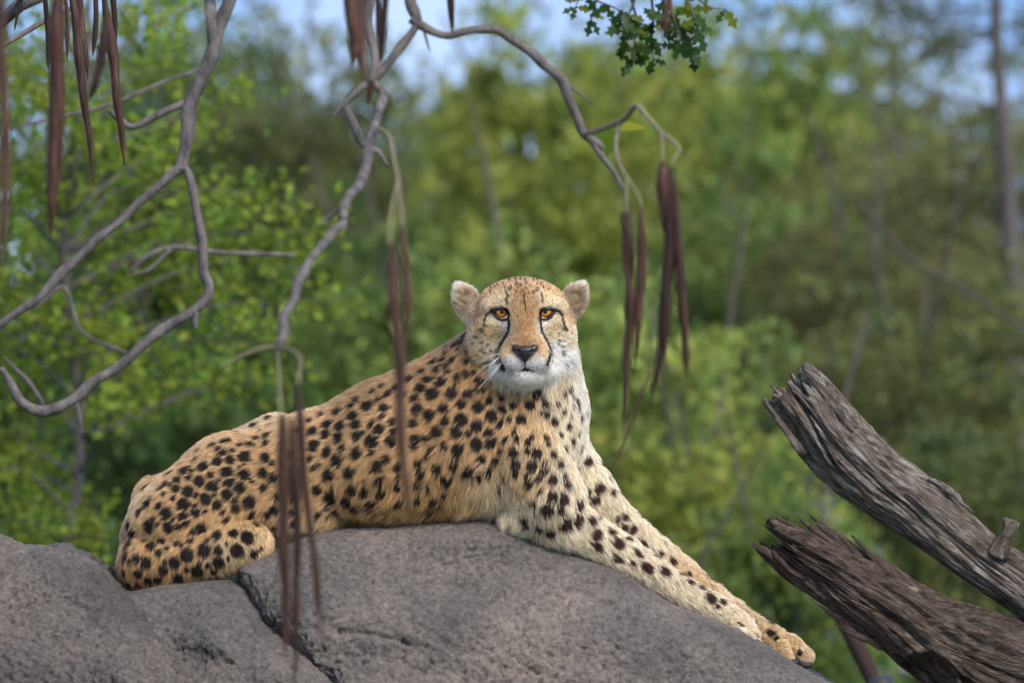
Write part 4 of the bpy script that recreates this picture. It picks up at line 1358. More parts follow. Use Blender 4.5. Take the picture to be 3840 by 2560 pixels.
def spots_of(off, sc, txt):
    r = []
    for t in txt.split():
        a = [float(x) for x in t.split(',')]
        r.append((off[0] + a[0] * sc, off[1] + a[1] * sc, a[2] * sc, (a[3] if len(a) > 3 else a[2]) * sc))
    return r
SP = spots_of((400, 1400), .5356, """1105,315,25 1000,365,32 900,415,20 835,470,38,26 735,500,32,22 640,540,20 1130,365,12 1065,400,15
280,805,42 335,715,28 345,755,10 390,690,20 440,700,34 415,765,25 380,800,15 490,745,32 535,680,38 590,675,22 495,800,32 460,770,20 575,820,40
585,720,25 680,645,38 690,590,38 610,605,30,20 820,550,35,24 780,610,35 860,600,33 960,575,42 985,620,14 930,645,14 850,680,42 970,690,38
1105,580,33 1165,620,20 1110,675,35 1170,715,33 1025,735,20 855,755,38 955,790,40 1115,800,28 865,835,42 745,780,40 655,740,40 720,700,25
770,740,18 780,835,15 710,865,42 640,830,22 540,905,42 625,915,22 475,870,20 405,840,20 290,910,45,24 380,915,35,22 240,965,35,22 280,980,40,22
420,970,40 340,1000,18 550,980,35 650,960,35 720,970,25,16 800,905,42,26 920,890,28 940,855,14 1015,900,42 920,945,33 835,970,22,14 555,1035,28
305,1070,40 375,1055,14 440,1075,33 480,1025,14 520,1080,22 190,1120,35 165,1060,28 1025,1000,35,20 1060,1045,30,18 860,1020,33,16 930,490,30,20
1000,485,25 1045,455,22 1120,430,28 880,530,20 1120,480,25 1040,500,14 780,525,20
685,1090,40 780,1125,38 715,1155,16 620,1110,25 895,1110,30 1015,1135,42 930,1240,45 845,1190,14 795,1240,28 690,1245,42 575,1260,42 810,1320,40
885,1295,16 725,1340,22 665,1325,18 660,1380,42 770,1380,25 585,1365,22 490,1320,38 420,1375,33 525,1430,33 500,1175,22 540,1190,18 315,1195,35
270,1160,20 395,1155,28 435,1205,20 380,1240,25 295,1325,36 265,1370,14 240,1405,28 215,1290,30 160,1200,35 150,1270,25 185,1330,22 205,1420,25
325,1450,33 380,1440,30 265,1270,12 425,1320,18 1045,1265,28 1100,1225,14 600,1160,25 140,1400,20 135,1320,18 180,1470,22 230,1470,18
1290,560,28 1300,665,28 1280,790,25 1310,890,28 1190,860,28 1180,960,33 1140,1000,22 1190,1080,20 1300,970,25 1310,1040,25 1300,740,20
1435,405,36 1530,420,33 1445,495,38 1545,540,36 1650,520,20 1625,445,36 1540,350,36 1635,370,36 1745,350,36 1750,435,33 1605,600,38 1745,555,33
1490,630,18 1450,675,20 1420,590,20 1555,730,42 1700,695,38 1465,820,33 1565,860,45 1590,800,14 1710,810,33 1685,890,33 1815,840,28 1855,470,38
1850,550,20 1800,405,16 1720,295,36 1610,275,33 1490,290,28 1700,235,28 1820,225,40 1850,270,33 1855,355,28 1495,985,25 1555,945,18 1620,965,28
1735,935,28 1850,900,28 1825,930,18 1340,400,25 1420,330,25 1560,310,25 1650,1000,15 1770,1010,18 1540,1020,15""")
SP += spots_of((1300, 1250), .5102, """180,570,50 120,520,30 220,485,25 290,450,30 270,545,33 265,605,20 240,685,36 340,640,28 345,705,28 190,780,40 320,780,38 110,715,15
210,970,38 290,920,25 230,1075,33 380,990,28 390,1060,22 140,1170,33 245,1170,28 120,1100,14 180,1240,25 375,1125,22 380,1250,25 300,1385,25 60,1380,15 200,1320,14
575,340,30 540,400,36 680,360,36 615,445,44 490,475,28 525,550,36 595,600,38 490,650,28 505,590,15 700,545,34 760,440,40 790,380,20 885,440,30 840,510,34 950,535,38
805,330,33 865,295,30 730,290,22 660,275,30 720,155,25 780,200,28 865,215,22 735,110,20 840,70,25 820,120,18 700,200,25 640,330,15 965,340,28 920,290,20 880,145,15
950,410,22 1035,485,26 1110,385,22 1000,400,18 830,628,45 715,640,30 945,680,38 1070,595,42 790,720,40 885,735,22 1055,725,38 1150,545,30 1195,615,20 1240,520,25
1140,660,48,18 1130,460,22 1240,430,30 1400,440,32 1060,810,42 940,825,42 1085,850,30 1145,775,30,18 1240,770,28,18 1220,715,28,18 1170,810,28,18 1290,620,34 1360,530,32
1390,490,22 1470,525,26 1455,470,20 1440,570,15 1480,600,22 1530,650,28 1590,575,20 1560,520,16 1600,455,22 1690,505,22 1700,565,18 1660,545,14 1640,420,18 1655,465,14
1720,640,22 1635,690,24 1650,620,14 1700,740,18 1660,795,26 1575,750,20 1610,850,26 1715,850,22 1650,920,20 1690,1000,26 1490,810,20 1470,760,22 1370,750,18
1320,790,28,18 1405,880,34 1320,850,22 1215,870,34 1520,895,26 1570,970,26 1450,945,20 1450,1000,28 1340,980,34 1230,955,30 1235,1035,36,20 1305,1045,18 1390,1070,24
1320,1105,28 1520,1065,34 1610,1050,26 1630,1110,32 1135,1140,25 1160,1080,18 1400,1170,18 1520,1190,36 1600,1210,34 1360,1255,24 1460,1300,40 1580,1295,36,22 1315,1380,36
1390,1330,14 1410,1420,24 1500,1460,34 1700,1370,42 1620,1410,48 1705,1265,34 1800,1360,32 1860,1350,18 1850,1480,36 1960,1450,28 1750,1190,32 1780,940,34 1870,1140,34
1990,1360,20 570,760,25 650,720,36 500,770,32 700,830,28 805,865,36,46 530,970,28 605,850,22 480,840,25 590,910,20 660,1000,36 560,1030,30 780,990,28 735,1080,36
520,1120,28 530,1210,24 640,1220,28 880,1030,40 985,940,34 1080,940,30 1040,1025,36,20 970,1050,20 1120,880,20 600,1300,22 600,1150,20 720,1180,20 690,1240,18""")
SP += spots_of((1850, 1650), .5803, """775,590,26 810,650,36,28 880,625,20 850,578,22 675,690,46,20 935,715,36,18 980,680,38,15 1060,748,24,18 1000,800,48,22 905,785,25,10 800,765,40,14
1115,830,34,26 1170,780,26,15 1215,855,24 1270,900,22 1350,940,22 1400,1000,34,24 1440,1045,14 1490,1030,18 1590,1170,28,18 1775,1230,30,18 1830,1255,16 1280,860,14 1090,720,16 1690,1160,14""")
SP += [(u_, v_, r_, r_) for u_, v_, r_ in ((1480, 1452, 14), (1530, 1422, 16), (1572, 1398, 14), (1620, 1362, 15), (1660, 1335, 15), (1702, 1300, 14), (1738, 1268, 12),
       (1505, 1482, 13), (1562, 1452, 14), (1604, 1408, 15), (1640, 1395, 12), (1250, 1530, 12), (1330, 1500, 13), (1395, 1468, 14), (1430, 1446, 12), (1700, 1335, 14), (1670, 1372, 14),
       (2195, 1560, 8), (2200, 1615, 8), (2265, 1740, 15), (2290, 1800, 9), (2300, 1845, 15), (2240, 1880, 14), (2350, 1935, 12), (2380, 1985, 14), (2440, 2035, 12), (2832, 2384, 10), (2985, 2446, 9), (2984, 2428, 6))]  # last two are no coat spots: toe-gap shade put into the fur colour
_k = []
for s_ in SP:
    if all((s_[0] - o[0]) ** 2 + (s_[1] - o[1]) ** 2 > (0.75 * (s_[2] + o[2])) ** 2 for o in _k):
        _k.append(s_)
SP = _k
FO, FS = np.array([1600., 980.]), .3316
FSP = spots_of(FO, FS, """920,300,22 985,325,15 1050,320,12 1070,250,18 1000,240,20 930,190,20 1255,300,25 1215,330,18 1180,260,10 1060,190,15 800,250,15 860,235,12
1130,230,15 1200,200,15 1290,240,15 1075,370,12 1025,600,12 1045,440,8 1185,430,8 600,790,25 545,850,22 610,935,15 660,940,18 705,1025,18 635,1055,18 600,1000,15 760,1010,10
740,790,10 700,840,12 680,1145,45,22 640,1160,30,18 1525,895,18 1575,900,14 1510,950,14 1565,965,16 1570,1025,18 1565,1060,22 1580,1185,18 1465,990,12 1440,1110,12 1570,770,20
650,725,14 520,930,14 1510,830,12 1640,800,12 1360,380,8 720,290,14 760,270,12 950,260,14 1110,200,16 1020,200,12 1160,330,10 1330,280,14 1240,240,12 880,270,12 1090,310,12 980,380,9 1150,390,9 1210,390,10 960,430,8 1250,200,12 830,320,10 1380,300,12 700,330,12 990,190,14 1340,330,9 870,300,10 1140,290,10 1010,280,12""")
FLN = [(13, "925,640 938,700 932,780 905,850 860,920 825,1000 812,1070 835,1130 870,1185 885,1215"),
       (11, "1278,640 1280,720 1300,810 1345,900 1375,980 1388,1050 1370,1120 1350,1160"),
       (15, "735,560 790,538 850,530 905,550 930,600 930,650"), (11, "755,590 800,645 860,668 915,655"),
       (15, "1450,552 1400,538 1340,538 1295,555 1278,600 1278,650"), (11, "1440,590 1395,642 1340,665 1290,655"),
       (9, "745,558 700,590 665,650 650,720"), (9, "1445,550 1495,560 1520,610 1535,680 1570,770"),
       (11, "902,350 918,400 904,440 912,480"), (9, "1284,370 1300,420 1302,470"), (7, "1105,370 1098,430 1112,500 1115,560"),
       (6, "1110,1110 1110,1190"), (6, "1040,1240 1075,1218 1110,1206 1150,1214 1205,1234"), (14, "1090,1222 1140,1222")]
FLN = [(hw * FS, FO + FS * np.array([[float(c) for c in t.split(',')] for t in s.split()])) for hw, s in FLN]

def seg_d(Q, pts):
    dd = np.full(len(Q), 1e9)
    for i in range(len(pts) - 1):
        a, b_ = pts[i], pts[i + 1]
        t = np.clip(((Q - a) @ (b_ - a)) / ((b_ - a) @ (b_ - a)), 0, 1)
        dd = np.minimum(dd, np.linalg.norm(Q - a - t[:, None] * (b_ - a), axis=1))
    return dd

# control points: position, hair direction, hair length (mm), coat colour
TAN, TAN2, CREAM, WHITE = (.58, .335, .14), (.475, .255, .098), (.84, .67, .44), (.96, .91, .82)
BRN, PALE = (.34, .18, .072), (.70, .475, .235)
CT = [  # u, v, w, du, dv, dw, length, colour
 (560, 1800, 60, -.8, .6, 0, 15, TAN), (500, 2050, 60, -.25, 1, 0, 15, TAN2), (640, 1900, 200, -.8, .55, 0, 15, TAN), (580, 1870, 120, -.6, .2, 0, 17, PALE),
 (760, 1780, 180, -.9, .35, 0, 14, TAN), (950, 1700, 180, -.9, .3, 0, 14, TAN), (1000, 1580, -100, -.8, .3, 0, 14, (.64, .43, .22)), (800, 1680, -100, -.8, .3, 0, 14, TAN),
 (950, 1900, 200, -.8, .6, 0, 16, TAN), (760, 2000, 230, -.7, .7, 0, 17, TAN), (950, 2010, 240, .3, .6, .2, 14, PALE), (700, 2120, 230, -.3, .8, 0, 15, TAN),
 (870, 2100, 230, .2, .8, 0, 14, PALE), (560, 2140, 180, -.3, .9, 0, 15, TAN2), (1150, 1640, 190, -.9, .3, 0, 15, TAN), (1150, 1850, 200, -.6, .7, 0, 18, TAN),
 (1150, 1950, 150, -.5, .8, 0, 20, PALE), (1400, 1480, 120, -.9, .3, -.2, 15, BRN), (1400, 1620, 270, -.85, .45, 0, 17, TAN), (1400, 1800, 270, -.4, .9, 0, 24, TAN),
 (1400, 1930, 200, -.5, .7, 0, 26, TAN2), (1650, 1400, 150, -.9, .4, -.1, 18, BRN), (1650, 1560, 300, -.8, .55, 0, 17, TAN2), (1650, 1750, 320, -.35, .9, 0, 26, TAN),
 (1650, 1900, 250, -.3, .9, 0, 28, TAN2), (1790, 1880, 260, -.15, 1, 0, 38, PALE), (1880, 1880, 260, -.1, 1, 0, 38, CREAM), (1800, 1330, 220, -.7, .6, 0, 16, BRN),
 (1800, 1450, 290, -.6, .75, 0, 17, TAN2), (1950, 1500, 330, -.1, 1, 0, 15, TAN), (2080, 1480, 300, .15, 1, 0, 18, CREAM), (2180, 1480, 180, .3, 1, -.1, 17, (.90, .80, .64)),
 (1850, 1620, 330, -.5, .8, 0, 17, TAN), (2000, 1620, 330, 0, 1, 0, 15, PALE), (2120, 1620, 270, .15, 1, 0, 15, CREAM), (2200, 1650, 150, .25, 1, 0, 15, (.88, .75, .55)),
 (2000, 1780, 370, -.3, .9, 0, 20, PALE), (2120, 1800, 350, .1, 1, 0, 18, CREAM), (2240, 1800, 160, .35, .9, 0, 16, CREAM), (1950, 1940, 310, -.7, .5, 0, 24, CREAM),
 (2050, 1900, 350, -.1, 1, 0, 20, CREAM), (2120, 2000, 320, .4, .8, 0, 18, CREAM), (2250, 2000, 300, .7, .7, 0, 15, CREAM), (2300, 1900, 170, .6, .8, 0, 15, CREAM),
 (2420, 2020, 180, .7, .7, 0, 13, CREAM), (2420, 2100, 280, .7, .7, 0, 14, CREAM), (2600, 2200, 260, .72, .7, 0, 13, CREAM), (2620, 2150, 150, .75, .65, 0, 11, PALE),
 (2520, 2210, 240, .5, .85, 0, 16, CREAM), (2750, 2300, 240, .75, .65, 0, 11, CREAM), (2860, 2350, 120, .8, .6, 0, 9, (.62, .43, .22)), (2960, 2410, 150, .8, .6, 0, 6, PALE),
 (3020, 2440, 130, .7, .7, 0, 4.5, (.60, .40, .20)), (2940, 2445, 170, .5, .8, 0, 4.5, (.60, .41, .21)), (1500, 1700, -200, -.8, .5, 0, 16, TAN), (900, 1850, -180, -.8, .5, 0, 15, TAN), (2000, 1600, -120, 0, 1, 0, 18, CREAM),
]
HT = [  # head: u, v, w, length (mm), colour
 (1962, 1045, 240, 8, TAN2), (1880, 1070, 300, 7, TAN), (2045, 1070, 300, 7, TAN), (1962, 1110, 370, 6, TAN2), (1870, 1120, 350, 6, PALE), (2055, 1120, 350, 6, PALE),
 (1800, 1110, 270, 8, TAN), (2120, 1110, 270, 8, TAN), (1963, 1170, 400, 5, TAN2), (1965, 1230, 440, 4.5, (.45, .225, .085)), (1966, 1275, 470, 3.5, (.44, .23, .10)),
 (1930, 1190, 400, 5, TAN2), (2000, 1190, 400, 5, TAN2), (1866, 1205, 360, 4.5, CREAM), (1902, 1214, 390, 4.5, (.86, .76, .58)), (2062, 1205, 360, 4.5, CREAM), (2033, 1214, 390, 4.5, (.86, .76, .58)), (1860, 1228, 350, 5, PALE), (2072, 1228, 350, 5, PALE),
 (1870, 1140, 350, 5, CREAM), (2060, 1140, 350, 5, CREAM), (1790, 1190, 300, 9, TAN), (2135, 1190, 300, 9, TAN), (1850, 1250, 340, 7, PALE), (2090, 1250, 340, 7, CREAM),
 (1770, 1270, 280, 13, PALE), (2150, 1280, 280, 13, CREAM), (1918, 1300, 450, 4, TAN), (2016, 1300, 450, 4, TAN), (1900, 1325, 450, 4, PALE), (2036, 1325, 450, 4, PALE), (1915, 1362, 470, 4, WHITE), (2020, 1362, 470, 4, WHITE), (1968, 1370, 470, 4, WHITE),
 (1968, 1410, 440, 9, WHITE), (1880, 1380, 370, 12, WHITE), (2060, 1380, 370, 13, WHITE), (1800, 1330, 290, 16, PALE), (2140, 1350, 280, 18, WHITE), (1840, 1390, 290, 17, CREAM),
 (1960, 1440, 360, 18, WHITE), (2080, 1430, 310, 20, WHITE), (2150, 1420, 240, 20, WHITE), (1840, 1300, 340, 7, CREAM), (2085, 1310, 340, 8, WHITE), (1890, 1440, 300, 18, CREAM),
]
cP = np.array([c[:3] for c in CT], np.float32)
cD = np.array([c[3:6] for c in CT], np.float32)
cD /= np.linalg.norm(cD, axis=1, keepdims=True)
cL = np.array([c[6] for c in CT], np.float32)
cC = np.array([c[7] for c in CT], np.float32)
hP = np.array([c[:3] for c in HT], np.float32)
hL = np.array([c[3] for c in HT], np.float32)
hC = np.array([c[4] for c in HT], np.float32)

def idw(P, Q, vals, p=4.0, soft=12.0):
    o = [np.zeros((len(P), v.shape[1] if v.ndim > 1 else 1), np.float32) for v in vals]
    for s in range(0, len(P), 50000):
        d2 = ((P[s:s + 50000, None, :] - Q[None]) ** 2).sum(-1) + soft * soft
        w_ = d2 ** (-p / 2)
        w_ /= w_.sum(1, keepdims=True)
        for i, v in enumerate(vals):
            o[i][s:s + 50000] = w_ @ (v if v.ndim > 1 else v[:, None])
    return o

# lift every spot on to the skin
def lift(sp):
    r = []
    fr = CN[:, 2] > -0.1
    A, idx = CV[fr], np.where(fr)[0]
    for (u, v, a, b_) in sp:
        d2 = (A[:, 0] - u) ** 2 + (A[:, 1] - v) ** 2
        m = d2 < 11 ** 2
        if not m.any():
            j = idx[np.argmin(d2)]
        else:
            j = idx[m][np.argmax(A[m][:, 2])]
        r.append((*CV[j], a, b_))
    return np.array(r, np.float32)
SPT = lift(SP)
SPF = lift(FSP)
# the flank turned away gets spots of the same kind
far = np.where((CN[:, 2] < -0.12) & (B.nearest(CV, {'head', 'ear', 'paw'}) > 20))[0]
extra_sp = []
allp = SPT[:, :3].copy()
for j in rng.permutation(far)[:6000]:
    p = CV[j]
    if ((allp - p) ** 2).sum(1).min() > 58 ** 2:
        allp = np.vstack([allp, p])
        extra_sp.append((*p, *(rng.uniform(10, 22),) * 2))
if extra_sp:
    SPT = np.vstack([SPT, np.array(extra_sp, np.float32)])
print('spots', len(SPT), len(SPF))

def coat(P, Nn):
    """colour, direction, length for points on the skin"""
    dh = B.nearest(P, {'head'})
    de = B.nearest(P, {'ear'})
    db = B.nearest(P, {'trunk', 'neck', 'arm', 'thigh', 'paw'})
    wh = np.clip(0.5 + (db - dh) / 16.0, 0, 1)
    we = np.clip(0.5 + (np.minimum(db, dh) - de) / 14.0, 0, 1)
    D, L, C = idw(P, cP, [cD, cL, cC])
    L = L[:, 0]
    Lh, Ch = idw(P, hP, [hL, hC], 4.0, 10.0)
    tip = np.array([1967, 1318, 520], np.float32)
    Dh = P - tip
    Dh /= np.linalg.norm(Dh, axis=1, keepdims=True)
    low = np.clip((P[:, 1] - 1330) / 90, 0, 1)[:, None]
    Dh = Dh + low * np.array([0, .8, -.1])
    # ears: outwards from the skull, paler inside
    ec = np.where(P[:, :1] < 1962, np.array([[1790, 1195, 190]]), np.array([[2120, 1190, 190]]))
    De = P - ec
    De /= np.linalg.norm(De, axis=1, keepdims=True)
    inner = np.clip(Nn[:, 2:3] * 1.6, 0, 1)
    edge = np.clip((np.linalg.norm(P[:, :2] - np.where(P[:, :1] < 1962, np.array([[1757, 1136]]), np.array([[2146, 1131]])), axis=1) - 30) / 40, 0, 1)[:, None]
    Ce = np.array([.36, .25, .15]) * (1 - edge) + np.array([.80, .68, .52]) * edge
    Ce = Ce * inner + np.array([.55, .38, .22]) * (1 - inner)
    C = C * (1 - wh[:, None]) + Ch * wh[:, None]
    L = L * (1 - wh) + Lh[:, 0] * wh
    D = D * (1 - wh[:, None]) + Dh * wh[:, None]
    C = C * (1 - we[:, None]) + Ce * we[:, None]
    L = L * (1 - we) + (8.0 + 7.0 * inner[:, 0]) * we
    D = D * (1 - we[:, None]) + De * we[:, None]
    # mottling
    C = C * (1 + 0.14 * fbm(P / 45, 3, 60) + 0.14 * vnoise(P / 11, 61))[:, None]
    return C, D, L, wh, we

def mark(P, Nn, D, C, wh, we):
    """spots and face lines laid over the base coat, P = where the strand shows"""
    # spots
    jit = 1 + 0.15 * fbm(P / 16, 2, 63) + 0.10 * vnoise(P / 5, 64)
    Dt = D - Nn * (D * Nn).sum(1, keepdims=True)
    Dt /= np.maximum(np.linalg.norm(Dt, axis=1, keepdims=True), 1e-6)
    sp = np.zeros(len(P), np.float32)
    da = np.full(len(P), 9.0, np.float32)
    db_ = np.full(len(P), 9.0, np.float32)
    body_m = (wh < 0.75) & (we < 0.5)
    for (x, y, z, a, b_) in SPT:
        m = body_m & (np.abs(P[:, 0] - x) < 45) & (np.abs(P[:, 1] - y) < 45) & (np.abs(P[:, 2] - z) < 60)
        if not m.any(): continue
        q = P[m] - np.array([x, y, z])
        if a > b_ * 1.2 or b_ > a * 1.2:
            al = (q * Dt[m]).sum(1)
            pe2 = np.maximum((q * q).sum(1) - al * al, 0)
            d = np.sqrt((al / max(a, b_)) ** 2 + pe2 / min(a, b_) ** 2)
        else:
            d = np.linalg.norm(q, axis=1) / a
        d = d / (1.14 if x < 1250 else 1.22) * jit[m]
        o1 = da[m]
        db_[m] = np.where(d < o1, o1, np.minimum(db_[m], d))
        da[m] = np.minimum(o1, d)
    # neighbouring spots stay apart
    sp = np.clip((1.14 - da) / 0.24, 0, 1) * np.clip((db_ - da - 0.10) / 0.22 + 2 * (db_ > 1.5), 0, 1)
    fm = (wh > 0.4) & (Nn[:, 2] > -0.05) & (we < 0.6)
    for (x, y, z, a, b_) in SPF:
        m = fm & (np.abs(P[:, 0] - x) < 30) & (np.abs(P[:, 1] - y) < 30) & (np.abs(P[:, 2] - z) < 70)
        if not m.any(): continue
        q = P[m] - np.array([x, y, z])
        d = np.sqrt((q[:, 0] / a) ** 2 + (q[:, 1] / b_) ** 2) * jit[m]
        sp[m] = np.maximum(sp[m], 0.8 * np.clip((1.2 - d) / 0.4, 0, 1))
    i = np.where(fm & (P[:, 2] > 250))[0]
    Q = P[i][:, :2] + 1.2 * np.stack([vnoise(P[i] / 6, 71), vnoise(P[i] / 6, 72)], 1)
    for hw, pts in FLN:
        d = seg_d(Q, pts)
        sp[i] = np.maximum(sp[i], (0.88 if pts[0][1] < 1115 else 1.0) * np.clip((hw * 1.5 - d) / (hw * 0.45), 0, 1))
    # spots redder on the pale forequarters, blacker on the back
    red = np.clip((P[:, 0] - 1950) / 250, 0, 1)[:, None] * (1 - wh[:, None])
    dark = np.array([.009, .005, .004]) * (1 - red) + np.array([.026, .010, .006]) * red
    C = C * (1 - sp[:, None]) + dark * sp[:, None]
    return C

_P, _N = CV.astype(np.float32), CN.astype(np.float32)
_C, _D, _L, _wh, _we = coat(_P, _N)
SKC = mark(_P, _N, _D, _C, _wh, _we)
m_skin, nt, b = new_mat('cheetah_skin')
a_ = N(nt, 'ShaderNodeAttribute', attribute_name='coat')
nt.links.new(a_.outputs['Color'], b.inputs['Base Color'])
b.inputs['Roughness'].default_value = 0.8
b.inputs['Specular IOR Level'].default_value = 0.1
bme = mesh_np('body', WA(CV) - CL, CF[:, ::-1])
set_attr(bme, 'coat', SKC * 0.4)
body = link('body', bme, m_skin)
body.parent = cheetah

# ------------------------------------------------------------------ fur: hair strands rooted on the skin
NH = 520000
T3 = np.concatenate([CF[:, [0, 1, 2]], CF[:, [0, 2, 3]]])
ar = 0.5 * np.linalg.norm(np.cross(CV[T3[:, 1]] - CV[T3[:, 0]], CV[T3[:, 2]] - CV[T3[:, 0]]), axis=1)
tc_ = CV[T3].mean(1)
tn_ = CN[T3].mean(1)
dens = np.where(tn_[:, 2] > -0.25, 1.0, 0.22)
dens *= 1 + 1.9 * (B.nearest(tc_.astype(np.float32), {'head', 'ear'}) < 15)
dens *= 1 + 0.6 * (B.nearest(tc_.astype(np.float32), {'paw'}) < 15)
dens *= np.where((tn_[:, 1] > 0.75) & (tc_[:, 1] > 1700), 0.15, 1.0)
cdf = np.cumsum(ar * dens)
pick = np.searchsorted(cdf, rng.random(NH) * cdf[-1])
r1, r2 = rng.random(NH), rng.random(NH)
sw = r1 + r2 > 1
r1[sw], r2[sw] = 1 - r1[sw], 1 - r2[sw]
t = T3[pick]
HP = (CV[t[:, 0]] * (1 - r1 - r2)[:, None] + CV[t[:, 1]] * r1[:, None] + CV[t[:, 2]] * r2[:, None]).astype(np.float32)
HN = (CN[t[:, 0]] * (1 - r1 - r2)[:, None] + CN[t[:, 1]] * r1[:, None] + CN[t[:, 2]] * r2[:, None])
HN /= np.linalg.norm(HN, axis=1, keepdims=True)
HN = HN.astype(np.float32)
# bare places: eyes, nose leather
bare = np.zeros(NH, bool)
for e in EYES:
    bare |= (((HP[:, 0] - e[0]) / 31) ** 2 + ((HP[:, 1] - e[1] - 4) / 22) ** 2 < 1) & (HP[:, 2] > 280)
NOSE = FO + FS * np.array([[965, 950], [1110, 975], [1255, 950], [1245, 1000], [1150, 1105], [1112, 1125], [1070, 1105], [980, 1000]])
bare |= (d_poly(HP[:, :2], NOSE) < 2) & (HP[:, 2] > 380)
HP, HN = HP[~bare], HN[~bare]
nh = len(HP)
HCc, HD, HL, HWh, HWe = coat(HP, HN)
# swirl of the coat: smooth random turns at several scales
turn = np.stack([fbm(HP / 60, 2, 80 + i) for i in range(3)], 1) * 0.75 + np.stack([vnoise(HP / 22, 90 + i) for i in range(3)], 1) * 0.24
longf = np.clip((HL - 6) / 14, 0.15, 1)[:, None]
HD = HD + turn * longf + rng.normal(0, 0.22, (nh, 3))
HD = HD - HN * (HD * HN).sum(1, keepdims=True)
HD /= np.maximum(np.linalg.norm(HD, axis=1, keepdims=True), 1e-6)
lift_ = 0.40 + 0.20 * fbm(HP / 24, 2, 99) + rng.normal(0, 0.12, nh) + 0.10 * HWh + 0.15 * HWe
fly = rng.random(nh) < 0.20
lift_ = np.where(fly, lift_ + rng.uniform(0.25, 0.6, nh), lift_)
lift_ = np.clip(lift_, 0.06, 1.0)[:, None]
Lpx = (HL * 0.001 * S * rng.uniform(0.62, 1.12, nh) * np.where(fly, 1.2, 1.0))[:, None]
grav = np.array([0, 1, 0])
p0 = HP - HN * 1.5
d1 = HD * np.cos(lift_ * 1.5) + HN * np.sin(lift_ * 1.5)
d2 = HD * np.cos(lift_ * 0.75) + HN * np.sin(lift_ * 0.75) + grav * 0.12 * longf
d3 = HD * np.cos(lift_ * 0.15) + HN * np.sin(lift_ * 0.15) + grav * 0.30 * longf + rng.normal(0, 0.12, (nh, 3))
p1 = p0 + d1 * Lpx * .34
p2 = p1 + d2 * Lpx * .34
p3 = p2 + d3 * Lpx * .34
# tufts: strands of one tuft lean together
cell = np.where(HL < 9, 8.0, np.where(HL < 19, 12.0, 16.0))[:, None]
jj = HP + 5 * np.stack([vnoise(HP / 13, 101 + i) for i in range(3)], 1)
key = np.floor(jj / cell).astype(np.int64)
kid = key[:, 0] * 4000003 + key[:, 1] * 2003 + key[:, 2] + (cell[:, 0] * 7e12).astype(np.int64)
_, inv = np.unique(kid, return_inverse=True)
inv = inv.ravel()
cn = np.bincount(inv)
clw = (np.clip((HL - 9) / 13, 0.06, 1) * 0.72)[:, None] * (0.6 + 0.4 * rng.random(nh))[:, None]
for pk, wk in ((p2, 0.55), (p3, 1.0)):
    for d in range(3):
        mean = (np.bincount(inv, pk[:, d]) / cn)[inv]
        pk[:, d] += (mean - pk[:, d]) * clw[:, 0] * wk
# each strand takes the mark of the place where it shows
show = p2 * 0.75 + p3 * 0.25 - HP
show = HP + show - HN * (show * HN).sum(1, keepdims=True)
tone = rng.normal(1.0, 0.20, len(cn))[inv] + rng.normal(0, 0.24, nh)
HCc = HCc * np.clip(tone, 0.5, 1.5)[:, None]
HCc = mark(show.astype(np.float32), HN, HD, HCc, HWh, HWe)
pts = np.stack([p0, p1, p2, p3], 1).reshape(-1, 3)
hc = bpy.data.hair_curves.new('fur')
hc.add_curves([4] * nh)
hc.points.foreach_set('position', (WA(pts) - CL).astype(np.float32).ravel())
rad0 = (0.00030 + 0.00012 * np.clip(HL / 20, 0, 1)) * rng.uniform(0.75, 1.25, nh)
rad0 *= np.where(HWh > 0.5, 0.78, 1.0)
rads = (rad0[:, None] * np.array([1.0, 0.92, 0.7, 0.15])[None]).astype(np.float32)
try:
    hc.points.foreach_set('radius', rads.ravel())
except Exception:
    ra = hc.attributes.new('radius', 'FLOAT', 'POINT')
    ra.data.foreach_set('value', rads.ravel())
ca = hc.attributes.new('coat', 'FLOAT_COLOR', 'CURVE')
hv = rng.uniform(0.85, 1.15, nh)[:, None]
C4 = np.ones((nh, 4), np.float32)
C4[:, :3] = np.clip(HCc * hv, 0.003, 0.96)
ca.data.foreach_set('color', C4.ravel())
m_fur = bpy.data.materials.new('cheetah_fur')
m_fur.use_nodes = True
nt = m_fur.node_tree
nt.nodes.clear()
at_ = N(nt, 'ShaderNodeAttribute', attribute_name='coat')
hi = nt.nodes.new('ShaderNodeHairInfo')
hr = ramp(nt, hi.outputs['Intercept'], [(0.0, (0.30, 0.26, 0.23)), (0.42, (0.86, 0.84, 0.82)), (0.85, (1.25, 1.25, 1.25))])  # roots darkened: underfur tone plus self-shadow put into the strand colour
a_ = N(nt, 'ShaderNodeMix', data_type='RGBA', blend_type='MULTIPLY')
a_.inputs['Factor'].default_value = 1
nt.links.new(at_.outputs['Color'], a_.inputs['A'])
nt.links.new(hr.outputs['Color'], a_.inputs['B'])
hb = nt.nodes.new('ShaderNodeBsdfHairPrincipled')
hb.parametrization = 'COLOR'
hb.inputs['Roughness'].default_value = 0.55
hb.inputs['Radial Roughness'].default_value = 0.75
hb.inputs['Random Roughness'].default_value = 0.2
dfb = nt.nodes.new('ShaderNodeBsdfDiffuse')
mxs = nt.nodes.new('ShaderNodeMixShader')
mxs.inputs[0].default_value = 0.45
oo = nt.nodes.new('ShaderNodeOutputMaterial')
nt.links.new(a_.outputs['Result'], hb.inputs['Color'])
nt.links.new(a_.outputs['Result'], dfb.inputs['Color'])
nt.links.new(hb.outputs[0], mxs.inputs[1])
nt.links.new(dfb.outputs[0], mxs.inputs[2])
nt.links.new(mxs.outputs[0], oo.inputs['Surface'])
hc.materials.append(m_fur)
fur = bpy.data.objects.new('fur', hc)
COL.objects.link(fur)
